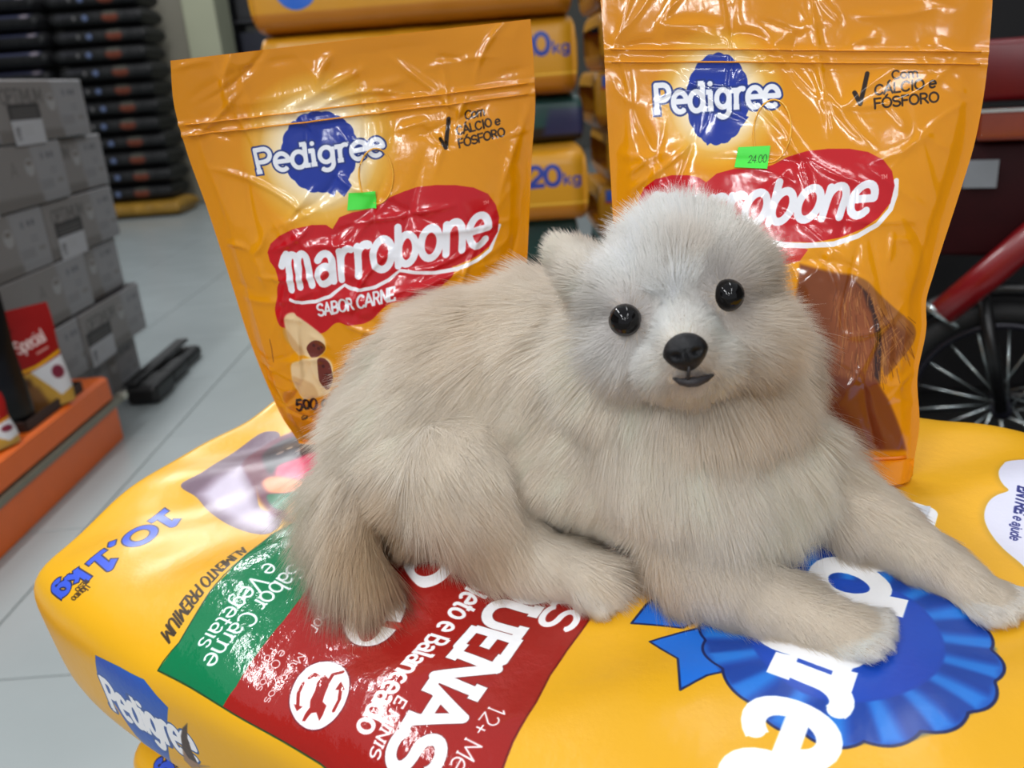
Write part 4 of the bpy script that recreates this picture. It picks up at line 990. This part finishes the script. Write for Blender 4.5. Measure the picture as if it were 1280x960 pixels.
hair('head_fur', isn('head', 'brow', 'cheek', 'jaw', 'muzzle'), .00008)
hair('ear_fur', ci == EARI[0], .00008); hair('ear_fur', ci == EARI[1], .00008)
hair('body_fur', isn('body', 'belly', 'chest', 'mane'), .00008)
hair('tail_fur', isn('tail'), .00008)
for k, c0 in enumerate(LEGI):
    hair('leg_fur', (ci == c0) | ((ci >= len(CH) + 4 * k) & (ci < len(CH) + 4 * k + 4)), .00008)
# ------------------------------------------------------------------ grey cartons stacked along the left aisle
def carton_print(kind):
    A = Art(0, .40, 0, .137, 1500, (124, 121, 119))
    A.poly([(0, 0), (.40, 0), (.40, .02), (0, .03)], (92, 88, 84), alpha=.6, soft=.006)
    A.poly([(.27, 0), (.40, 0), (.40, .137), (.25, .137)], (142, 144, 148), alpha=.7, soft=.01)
    A.poly(ell((.235, .085), .021), (150, 150, 150)); A.line(ell((.235, .085), .021), .002, (120, 116, 112))
    A.poly(ell((.235, .094), .013, .006), (110, 104, 100))
    if kind == 0: A.text('OPTIMUM', (.03, .085), (.20, .085), (.03, .115), (62, 60, 58), weight=.12, slab=.08)
    else: A.text('A', (.15, .07), (.18, .07), (.15, .10), (100, 96, 94), weight=.12)
    A.poly(ell((.30, .105), .009), (112, 114, 118))
    for x in (.322, .342): A.poly([(x, .100), (x + .012, .098), (x + .012, .112), (x, .112)], (90, 92, 98))
    for y in (.075, .066): A.line([(.325, y), (.355, y)], .003, (112, 114, 118))
    A.poly([(.27, .03), (.33, .03), (.33, .052), (.27, .052)], (124, 124, 126), soft=.003)
    A.poly([(.35, .04), (.38, .04), (.38, .05), (.35, .05)], (120, 118, 116), soft=.002)
    return A.image('carton_print_%d' % kind)
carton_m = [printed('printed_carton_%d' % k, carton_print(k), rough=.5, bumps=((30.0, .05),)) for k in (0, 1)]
carton_dark = plain('carton_board', (84, 80, 76), rough=.8, noise=.06)
carton_lid = plain('carton_dark_band', (44, 40, 40), rough=.6)
LB = Art(0, .14, 0, .09, 1800, (168, 170, 174))
LB.poly([(0, .055), (.14, .055), (.14, .09), (0, .09)], (52, 50, 50))
for y in (.062, .07, .078): LB.line([(.012, y), (.125, y)], .0022, (104, 102, 100))
for i in range(7):
    for j in range(10):
        if random.random() < .5: LB.poly([(.012 + i * .003, .010 + j * .003), (.015 + i * .003, .010 + j * .003), (.015 + i * .003, .013 + j * .003), (.012 + i * .003, .013 + j * .003)], (90, 90, 92))
for y in (.04, .032, .024): LB.line([(.045, y), (.09, y)], .0016, (150, 150, 152))
label_m = printed('shipping_label_paper', LB.image('shipping_label_print'), rough=.6, bumps=())
CH_ = .137
def carton(y0, y1, z0, x_face, depth, kind, label, sticker=None, dx=0.0, rot=0.0):
    L = y1 - y0
    root = empty('carton', (x_face + dx, (y0 + y1) / 2, z0), rot)
    bx = box_bm(-depth, 0, -L / 2, L / 2, 0.001, CH_ - .0012, bevel=.003, seg=1)
    uvl = bx.loops.layers.uv.new('UVMap')
    for f in bx.faces:
        for lp in f.loops:
            c = lp.vert.co
            if abs(f.normal.x) >= abs(f.normal.y) - 1e-6: u = (L / 2 + c.y) if L > .33 else (.40 - L + (L / 2 + c.y))
            else: u = .16 + (c.x + depth) * .5
            lp[uvl].uv = (min(1, max(0, u / .40)), c.z / .137)
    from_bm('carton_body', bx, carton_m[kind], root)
    # lid: a dark band along the top rim, with a narrow flap seam
    from_bm('lid_flap', box_bm(-depth + .004, -.004, -L / 2 + .004, L / 2 - .004, CH_ - .0012, CH_ - .0002), carton_lid, root)
    if sticker is not None:
        g = np.array([[[.0012, s_, z_] for s_ in np.linspace(sticker - .07, sticker + .07, 6)] for z_ in np.linspace(-.004, .084, 5)])
        uv = np.array([[[i / 5, j / 4] for i in range(6)] for j in range(5)])
        st = link_mesh('shipping_label', grid_mesh('shipping_label', g, uv), label_m, root)
        st['label'] = 'white shipping label with dark band'
    tag(root, label, 'carton', 'grey cartons in the stack by the left aisle')
X0 = -1.05
rows = [
 (1, [(1.66, 2.01, 1, None, 'grey carton in the bottom row behind the orange shelf'), (2.02, 2.22, 0, None, 'grey short carton in bottom row beside the orange shelf end'), (2.225, 2.43, 1, None, 'grey short carton at far end of the bottom row, by the black skid')]),
 (2, [(1.70, 2.07, 1, None, 'grey carton in second row from the floor, behind red pouch'), (2.08, 2.46, 0, -.105, 'grey carton with white label in second row from the floor')]),
 (3, [(1.80, 2.20, 1, None, 'grey carton with round badge in third row, above the red pouch'), (2.21, 2.43, 0, None, 'grey short carton at far end of third row')]),
 (4, [(1.65, 2.05, 1, None, 'grey carton in fourth row beside the black pouch'), (2.06, 2.45, 0, -.09, 'grey carton with white label in fourth row from the floor')]),
 (5, [(1.80, 2.205, 1, .12 - .33, 'grey carton with round badge in fifth row, second from the top'), (2.215, 2.47, 0, None, 'grey short carton at far end of fifth row')]),
 (6, [(1.56, 1.93, 1, None, 'grey carton at near end of the top row'), (1.945, 2.39, 0, -.10, 'grey topmost carton with white label and faded lettering')]),
]
for rI, items in rows:
    for (a_, b_, kd, stk, lb) in items:
        carton(a_, b_, (rI - 1) * (CH_ + .0005), X0, .30, kd, lb, stk, dx=random.uniform(-.012, .004) - (.022 if b_ - a_ < .3 else 0), rot=random.uniform(-.005, .005))
skid_m = plain('black_plastic', (12, 12, 13), rough=.45, noise=.2)
sk = empty('plastic_skid', (-.985, 2.36, 0))
for k in range(3): from_bm('skid_runner', box_bm(-.035, .05 - .01 * k, -.20 + .15 * k, -.06 + .15 * k, .0005, .055 - .008 * k, bevel=.014), skid_m, sk)
from_bm('skid_deck', box_bm(-.036, .0, -.2, .22, .055, .066, bevel=.004), skid_m, sk)
tag(sk, 'black plastic skid on the floor beside the grey carton stack', 'skid')

# ------------------------------------------------------------------ orange gondola base shelf
or_m = plain('orange_enamel', (232, 104, 20), rough=.35, noise=.03)
gond = empty('gondola_base', (-.94, 1.2, 0))
pr = [(-.105, .002), (0, .002), (0, .082), (-.018, .082), (-.018, .100), (-.004, .104), (-.006, .152), (-.016, .158), (-.105, .158)]
bm = bmesh.new()
ends = []
for yy in (-.75, .735):
    ends.append([bm.verts.new((x, yy, z)) for x, z in pr])
for k in range(len(pr)):
    bm.faces.new((ends[0][k], ends[0][(k + 1) % len(pr)], ends[1][(k + 1) % len(pr)], ends[1][k]))
bm.faces.new(ends[0][::-1]); bm.faces.new(ends[1])
from_bm('shelf_body', bm, or_m, gond)
from_bm('price_rail', box_bm(-.017, .004, -.75, .775, .0825, .0995, bevel=.002, seg=1), plain('price_rail_metal', (132, 128, 112), rough=.35, metal=.6), gond)
from_bm('rail_end_cap', box_bm(-.016, .005, .7755, .80, .083, .099, bevel=.003), plain('rail_cap_chrome', (190, 186, 170), rough=.25, metal=.8), gond)
tag(gond, 'orange metal gondola base shelf with a grey price rail on the floor', 'shelf')

# pouches standing on the orange shelf
def small_pouch(name, loc, w, h, t, rz, tilt, img, label, group=None, col_=(60, 30, 20)):
    root = empty(name, loc); root.rotation_euler = (tilt, 0, rz)
    mt = printed(name + '_film_' + str(round(loc[1] * 1000)), img, rough=.3, bumps=((40, .2),))
    a, b = np.meshgrid(np.linspace(0, 1, 24), np.linspace(0, 1, 30))
    bul = t / 2 * (np.sin(np.pi * a) ** .7) * np.interp(b, [0, .1, .3, .6, .85, 1], [.9, 1, .95, .6, .15, .02])
    Pf = np.stack([(a - .5) * w * (1 + .03 * np.sin(b * 9)), -bul, b * h], -1)
    Pb = np.stack([(a - .5) * w * (1 + .03 * np.sin(b * 9)), bul, b * h], -1)
    link_mesh('front_panel', grid_mesh('front_panel', Pf, np.stack([a, b], -1)), mt, root)
    link_mesh('back_panel', grid_mesh('back_panel', Pb[:, ::-1]), plain(name + '_back_' + str(round(loc[1] * 1000)), col_, rough=.3), root)
    link_mesh('bottom_gusset', grid_mesh('bottom_gusset', np.stack([Pf[0] * (1 - k) + Pb[0] * k + np.array([0, 0, .0]) for k in np.linspace(0, 1, 5)])), plain(name + '_base_' + str(round(loc[1] * 1000)), col_, rough=.3), root)
    return tag(root, label, 'pouch', group)
A = Art(0, .13, 0, .21, 1500, (150, 24, 24))
A.poly([(0, 0), (.13, 0), (.13, .10), (.07, .085), (0, .075)], (196, 150, 60)); A.poly([(0, 0), (.06, 0), (.05, .07), (0, .085)], (90, 58, 34), soft=.006)
A.line([(0, .082), (.07, .09), (.13, .108)], .006, (232, 170, 30))
A.poly([(.055, .082), (.13, .10), (.13, .03), (.10, .02)], (214, 214, 216)); A.poly(ell((.108, .068), .014), (120, 40, 60), soft=.002)
A.poly([(.02, .0), (.075, .0), (.06, .05), (.03, .06)], (130, 88, 48), soft=.006); A.poly([(.0, .16), (.03, .15), (.05, .17), (.02, .19)], (110, 16, 18), soft=.008)
A.text('Special', (.045, .122), (.108, .136), (.040, .146), (226, 206, 200), weight=.14); A.line([(.08, .115), (.105, .121)], .004, (206, 150, 140))
A.poly(ell((.01, .11), .016, .022), (196, 110, 40), soft=.004)
red_img = A.image('red_pouch_print')
small_pouch('treat_pouch', (-.985, 1.72, .163), .135, .215, .035, math.radians(52), math.radians(-6), red_img, 'red and white treat pouch standing on the orange shelf', None, (120, 20, 20))
small_pouch('treat_pouch', (-.985, 1.50, .159), .13, .10, .05, math.radians(60), math.radians(-14), red_img, 'short red treat pouch at the left edge of the orange shelf', None, (120, 20, 20))
A = Art(0, .14, 0, .24, 1000, (10, 10, 12)); A.line(ell((.055, .215), .022, .014), .008, (214, 96, 30)); A.poly([(.03, .05), (.11, .05), (.11, .12), (.03, .12)], (18, 20, 26), soft=.01)
small_pouch('treat_pouch', (-1.0, 1.60, .159), .12, .30, .035, math.radians(55), math.radians(-3), A.image('black_pouch_print'), 'black treat pouch with an orange ring, at the left edge', None, (10, 10, 12))
tr_ = empty('product_tray', (-.975, 1.74, .1585))
tray_m = plain('dark_brown_tray', (48, 26, 16), rough=.6)
from_bm('tray_floor', box_bm(-.03, .014, -.14, .10, 0, .004), tray_m, tr_)
for q in ((.014, .018, -.14, .10), (-.034, -.03, -.14, .10), (-.03, .014, .10, .104), (-.03, .014, -.144, -.14)): from_bm('tray_wall', box_bm(q[0], q[1], q[2], q[3], 0, .022, bevel=.001, seg=1), tray_m, tr_)
tag(tr_, 'low dark brown product tray on the orange shelf in front of red pouch', 'tray')

# ------------------------------------------------------------------ stacked sacks: shared pillow shape
def sack_mesh(name, L, D, Ht, n=3.0, seed=0, sag=.0):
    """pillow sack: length along x, depth along y, height z (base at 0); UV covers the long front face"""
    r = np.random.default_rng(seed)
    th = np.linspace(0, 2 * np.pi, 48, endpoint=False)
    yy = -np.sign(np.cos(th)) * np.abs(np.cos(th)) ** (2 / n); zz = np.sign(np.sin(th)) * np.abs(np.sin(th)) ** (2 / n)
    tp = .14 if n < 5 else .045
    xs = np.concatenate([np.linspace(-1, -1 + tp, 8) , np.linspace(-1 + tp, 1 - tp, 26)[1:-1], np.linspace(1 - tp, 1, 8)])
    e = np.clip((1 - np.abs(xs)) / tp, 0, 1); k = (.04 if n < 5 else .5) + (.96 if n < 5 else .5) * np.sqrt(np.clip(1 - (1 - e) ** 2.4, 0, 1))
    P = np.empty((len(xs), len(th), 3)); UV = np.empty((len(xs), len(th), 2))
    for i, x in enumerate(xs):
        w = 1 + .015 * np.sin(x * 7 + r.uniform(0, 6)) 
        P[i, :, 0] = x * L / 2; P[i, :, 1] = yy * D / 2 * (.93 + .07 * k[i]) * w; P[i, :, 2] = Ht / 2 + zz * Ht / 2 * k[i] * (1 + .004 * np.sin(x * 11 + th * 2))
        UV[i, :, 0] = (x + 1) / 2; UV[i, :, 1] = np.clip(P[i, :, 2] / Ht, 0, 1)
    P[..., 2] = np.maximum(P[..., 2], 0)
    return grid_mesh(name, P, UV, wrap_u=True)
# black sacks far back
A = Art(0, .60, 0, .115, 1000, (13, 13, 15))
A.poly(ell((.40, .055), .055, .030), (112, 48, 26), soft=.012); A.poly(ell((.40, .085), .05, .014), (66, 66, 58), soft=.008)
A.poly(ell((.24, .058), .020), (96, 112, 150), soft=.008)
A.poly([(.06, .06), (.16, .06), (.16, .09), (.06, .09)], (34, 34, 40), soft=.01); A.poly(ell((.17, .06), .010, .016), (110, 108, 108), soft=.006)
blk_m = printed('black_sack_film', A.image('black_sack_print'), rough=.6, bumps=((14, .3),))
A = Art(0, .60, 0, .115, 800, (13, 13, 16)); A.poly([(.2, .085), (.56, .085), (.56, .105), (.2, .105)], (70, 74, 104), soft=.01); A.poly(ell((.52, .09), .03, .012), (150, 140, 150), soft=.008)
blk2_m = printed('black_sack_film_plain', A.image('black_sack_print_plain'), rough=.6, bumps=((14, .3),))
sme = sack_mesh('black_sack', .62, .42, .114, seed=2); sme.materials.append(blk_m)
sme2 = sack_mesh('black_sack', .62, .42, .114, seed=5); sme2.materials.append(blk2_m)
for ck in range(3):
    for k in range(12 if ck == 0 else 13):
        o = bpy.data.objects.new('black_sack', (sme, sme2, sme)[ck]); col.objects.link(o)
        o.location = (-2.585 - .64 * ck + random.uniform(-.018, .018) , 6.45 + random.uniform(-.02, .02) - .06 * ck, .1105 + k * .1148)
        nth = ('lowest', 'second from bottom', 'third from bottom', 'fourth from bottom', 'fifth from bottom', 'sixth from bottom', 'seventh from bottom', 'eighth from bottom', 'ninth from bottom', 'tenth from bottom', 'eleventh from bottom', 'twelfth from bottom', 'thirteenth from bottom')[k]
        lb = nth + (' black sack with rust oval in the far stack beside the pillar', ' black sack in the far stack behind the grey cartons', ' black sack in the leftmost far stack')[ck]
        tag(o, lb, 'sack', ('black sacks by the pillar', 'black sacks behind the cartons', 'black sacks at far left')[ck])
        o.data.polygons.foreach_set('use_smooth', [True] * len(o.data.polygons))
ym = sack_mesh('yellow_sack', .66, .46, .108, seed=7); ym.materials.append(plain('dull_yellow_film', (150, 112, 34), rough=.5, noise=.2, scale=12))
o = link_mesh('yellow_sack', ym); o.location = (-2.56, 6.40, .001); tag(o, 'dull yellow sack on the floor under the tall black stack', 'sack')

# far shelf of dark goods between pillar and yellow pile
fs = empty('dark_shelf', (-1.7, 7.6, 0))
dm = plain('dark_shelf_metal', (52, 52, 56), rough=.6)
for x in (-.30, .95): from_bm('upright', box_bm(x - .02, x + .02, -.2, .2, .001, 2.0), dm, fs)
for z in (.1, .5, .9, 1.3): from_bm('shelf_board', box_bm(-.28, .93, -.2, .2, z, z + .025), dm, fs)
tag(fs, 'dark metal shelf far back between pillar and yellow bag pile', 'shelf')
cols_ = [(30, 32, 48), (26, 26, 32), (58, 58, 66), (40, 40, 44), (66, 64, 66), (24, 26, 36)]
for zi, z in enumerate((.1265, .5265, .9265, 1.3265)):
    for k in range(4):
        hh_ = random.uniform(.24, .34); x = -1.7 - .26 + k * .30
        p = from_bm('shelf_box', box_bm(x, x + .26, 7.44, 7.7, z, z + hh_, bevel=.012), plain('shelf_box_%d_%d' % (zi, k), cols_[(zi * 3 + k) % 6], rough=.5, noise=.2))
        tag(p, ('dark box on the %s board of the far shelf, %s from the pillar' % (('lowest', 'second', 'third', 'top')[zi], ('first', 'second', 'third', 'last')[k])), 'box', 'dark boxes on the far shelf')

# ------------------------------------------------------------------ pile of yellow 20 kg bags
def yellow_print(kind):
    A = Art(0, .70, 0, .168, 1400, (204, 142, 24))
    A.poly([(0, 0), (.70, 0), (.70, .04), (0, .04)], (176, 108, 14), soft=.004)  # lower front darker than the lit top: shade put into the colour
    if kind == 0:
        A.text('20', (.565, .088), (.640, .088), (.565, .130), (34, 60, 150), weight=.26); A.text('kg', (.643, .088), (.685, .088), (.643, .112), (34, 60, 150), weight=.2)
        A.line([(.0, .045), (.70, .045)], .003, (240, 190, 70))
    elif kind == 1:
        A.poly([(.02, .12), (.16, .12), (.16, .155), (.02, .155)], (54, 92, 190), soft=.004); A.line([(.02, .118), (.16, .118)], .006, (190, 50, 30))
    elif kind == 2:
        A.poly(ell((.105, .088), .046, .044), (30, 96, 196), soft=.002)
        A.text('Pedi', (.035, .105), (.155, .105), (.035, .160), (250, 250, 250), weight=.2, slab=.12)
        A.poly(ell((.30, .11), .06, .03), (150, 140, 150), soft=.01); A.poly(ell((.33, .13), .04, .02), (200, 80, 80), soft=.008)
    elif kind == 3:
        A.a[:] = np.array((26, 70, 66), np.float32) / 255  # teal print, base darkened to carry the shade of the recess
        A.poly([(0, 0), (.70, 0), (.70, .06), (0, .05)], (30, 22, 16), soft=.01); A.poly([(.60, .03), (.70, .03), (.70, .12), (.62, .12)], (34, 40, 80), soft=.01)
    return A.image('yellow_bag_print_%d' % kind)
ybm = [sack_mesh('dog_food_bag', .70, .42, .168, n=7.0, seed=20 + k) for k in range(4)]
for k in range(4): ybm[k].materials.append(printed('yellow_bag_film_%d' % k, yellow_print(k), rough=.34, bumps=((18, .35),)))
def ybag(x, y, z, kind, label, rz=0.0, sz=1.0, sx=1.0):
    o = bpy.data.objects.new('dog_food_bag', ybm[kind]); col.objects.link(o)
    o.location = (x, y, z); o.rotation_euler = (0, 0, rz); o.scale = (sx, 1, sz)
    o.data.polygons.foreach_set('use_smooth', [True] * len(o.data.polygons))
    tag(o, label, 'bag', 'yellow twenty kilo bags in the pile behind the pouches')
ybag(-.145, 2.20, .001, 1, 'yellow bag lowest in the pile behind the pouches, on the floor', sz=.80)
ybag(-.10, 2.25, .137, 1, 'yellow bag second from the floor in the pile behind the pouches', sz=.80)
ybag(-.16, 2.30, .273, 3, 'bag set back in the pile, recess shade in its dark colour, under the lower 20 kg bag', sz=.95)
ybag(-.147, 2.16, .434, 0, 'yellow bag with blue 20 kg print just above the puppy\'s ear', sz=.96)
ybag(-.135, 2.32, .594, 3, 'teal bag with recess shade in its colour, set back between the two 20 kg bags', sz=.66)
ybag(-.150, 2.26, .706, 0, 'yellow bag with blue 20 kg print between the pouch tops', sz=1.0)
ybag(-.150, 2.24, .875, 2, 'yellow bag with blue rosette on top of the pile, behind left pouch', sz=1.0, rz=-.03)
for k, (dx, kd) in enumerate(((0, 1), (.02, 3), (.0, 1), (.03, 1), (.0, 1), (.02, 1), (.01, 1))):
    ybag(.66 + dx, 2.62, .001 + k * .150, kd, ('yellow bag in the second pile, lowest, behind the right pouch', 'darkened bag second from the floor in the pile behind the right pouch', 'yellow bag third from the floor in the pile behind the right pouch',
         'yellow bag with blue band in the second pile, fourth from floor', 'yellow bag with blue band beside the lower 20 kg print, fifth from floor', 'yellow bag with blue band beside the upper 20 kg print', 'yellow bag on top of the second pile behind the right pouch')[k], sz=.88, sx=1.1)

# ------------------------------------------------------------------ red and black children's bicycle at the right
BX, BY = .80, 1.31
bike = empty('bicycle', (BX, BY, .0125), math.radians(-27))
tag(bike, 'small red and black bicycle at right edge, behind the yellow bag', 'bicycle')
rub = plain('tyre_rubber', (14, 14, 15), rough=.7, noise=.1)
rimm = plain('black_rim', (34, 34, 44), rough=.3, metal=.4)
chrome = plain('spoke_chrome', (200, 210, 210), rough=.2, metal=.9)
redm = plain('red_frame_paint', (120, 8, 16), rough=.3, noise=.05, coat=.3)
dred = plain('dark_red_plastic', (40, 4, 8), rough=.6, noise=.1, spec=.15)
blk = plain('bike_black_plastic', (11, 11, 13), rough=.35, noise=.1)
def ring(r, n=64): return [(r * math.cos(t), 0, r * math.sin(t)) for t in np.linspace(0, 2 * math.pi, n + 1)[:-1]]
def wheel(cx, cz, parent, nsp=18):
    w = empty('wheel', (cx, 0, cz)); w.parent = parent
    from_bm('tyre', tube_bm(ring(.156), .0185, n=14, closed=True), rub, w, True)
    rb = bmesh.new(); tube_bm(ring(.134), .0075, n=10, bm=rb, closed=True)
    from_bm('rim', rb, rimm, w, True)
    hb = tube_bm([(0, -.035, 0), (0, .035, 0)], .016, n=14); from_bm('hub', hb, rimm, w, True)
    for k in range(nsp):
        a = 2 * math.pi * k / nsp + .18; s_ = (1 if k % 2 else -1)
        from_bm('spoke', tube_bm([(.014 * math.cos(a + .6 * s_), .02 * s_, .014 * math.sin(a + .6 * s_)), (.128 * math.cos(a), 0, .128 * math.sin(a))], .0016, n=6), chrome, w, True)
    return w
wheel(0, .1755, bike); wheel(.56, .1755, bike)
from_bm('mudguard', tube_bm([(.195 * math.cos(t), 0, .1755 + .195 * math.sin(t)) for t in np.linspace(math.radians(20), math.radians(205), 26)], .014, n=10), blk, bike, True)
from_bm('frame_tube', tube_bm([(-.10, -.075, .345), (-.04, -.075, .41), (.03, -.07, .49), (.2, -.03, .60)], [.022, .023, .023, .02], n=14), redm, bike, True)
from_bm('frame_tube', tube_bm([(.10, 0, .46), (.22, 0, .19)], .017, n=12), redm, bike, True)
from_bm('frame_tube', tube_bm([(.30, 0, .56), (.46, 0, .50), (.22, 0, .19)], .016, n=12), redm, bike, True)
from_bm('chain_stay', tube_bm([(0, .03, .1755), (.22, .03, .19)], .010, n=10), blk, bike, True)
from_bm('seat_stay', tube_bm([(0, -.035, .1755), (-.045, -.035, .37)], .010, n=10), blk, bike, True)
from_bm('fork', tube_bm([(.56, .03, .1755), (.48, 0, .50), (.45, 0, .66)], .012, n=10), blk, bike, True)
from_bm('handlebar', tube_bm([(.44, -.2, .70), (.45, -.06, .665), (.45, .06, .665), (.44, .2, .70)], .011, n=10), blk, bike, True)
from_bm('seat_post', tube_bm([(.10, 0, .46), (.06, 0, .60)], .013, n=10), blk, bike, True)
sd = bmesh.new(); box_bm(-.13, .12, -.06, .06, .60, .645, bevel=.02, bm=sd, seg=3); from_bm('saddle', sd, blk, bike, True)
cb = bmesh.new(); box_bm(-.17, .05, -.055, -.035, .43, .60, bevel=.008, bm=cb); from_bm('side_cover', cb, dred, bike, True)
cb = bmesh.new(); box_bm(-.12, .10, -.06, -.04, .655, .74, bevel=.01, bm=cb); from_bm('seat_back', cb, plain('bright_red_plastic', (96, 8, 16), rough=.35), bike, True)
from_bm('chrome_clip', tube_bm([(-.125, -.03, .345), (-.10, -.045, .335), (-.075, -.05, .315)], [.006, .009, .004], n=10), chrome, bike, True)
rf = empty('rear_reflector', (-.03, -.07, .625)); rf.parent = bike
from_bm('reflector_lens', box_bm(-.05, .06, -.015, .01, -.022, .022, bevel=.006), plain('amber_lens', (120, 40, 10), rough=.15, coat=.5), rf)
from_bm('reflector_trim', box_bm(-.052, .062, -.017, -.0155, .018, .022), chrome, rf)
ht = bmesh.new(); box_bm(-.09, -.045, -.066, -.064, .535, .575, bm=ht); o = from_bm('hang_tag', ht, plain('grey_paper_tag', (120, 124, 128), rough=.7), bike); o['label'] = 'small grey paper tag'
pb = from_bm('shade_board', box_bm(.56, 2.2, .95, 1.70, .0005, .012, bevel=.003), plain('shade_colour', (30, 29, 28), rough=.8, noise=.15, spec=.2))  # added dark sheet standing in for the shaded floor under the bicycle
tag(pb, 'thin dark board added for the shade on the floor under the bicycle', 'board')
cab = empty('black_cabinet', (1.32, 1.92, 0))
from_bm('carcass', box_bm(-.65, .95, -.2, .2, .001, 1.5, bevel=.004), plain('black_cabinet_board', (13, 12, 14), rough=.6, noise=.1), cab)
for k in range(3): 
    dr = from_bm('door', box_bm(-.63 + .53 * k, -.12 + .53 * k, -.219, -.201, .06, 1.46, bevel=.003), plain('black_cabinet_door_%d' % k, (16, 14, 16), rough=.5), cab)
    from_bm('handle', tube_bm([(-.16 + .53 * k, -.225, .7), (-.16 + .53 * k, -.235, .72), (-.16 + .53 * k, -.235, .82), (-.16 + .53 * k, -.225, .84)], .004, n=8), chrome, dr, True)
tag(cab, 'black cabinet in the dark behind the bicycle at right', 'cabinet')
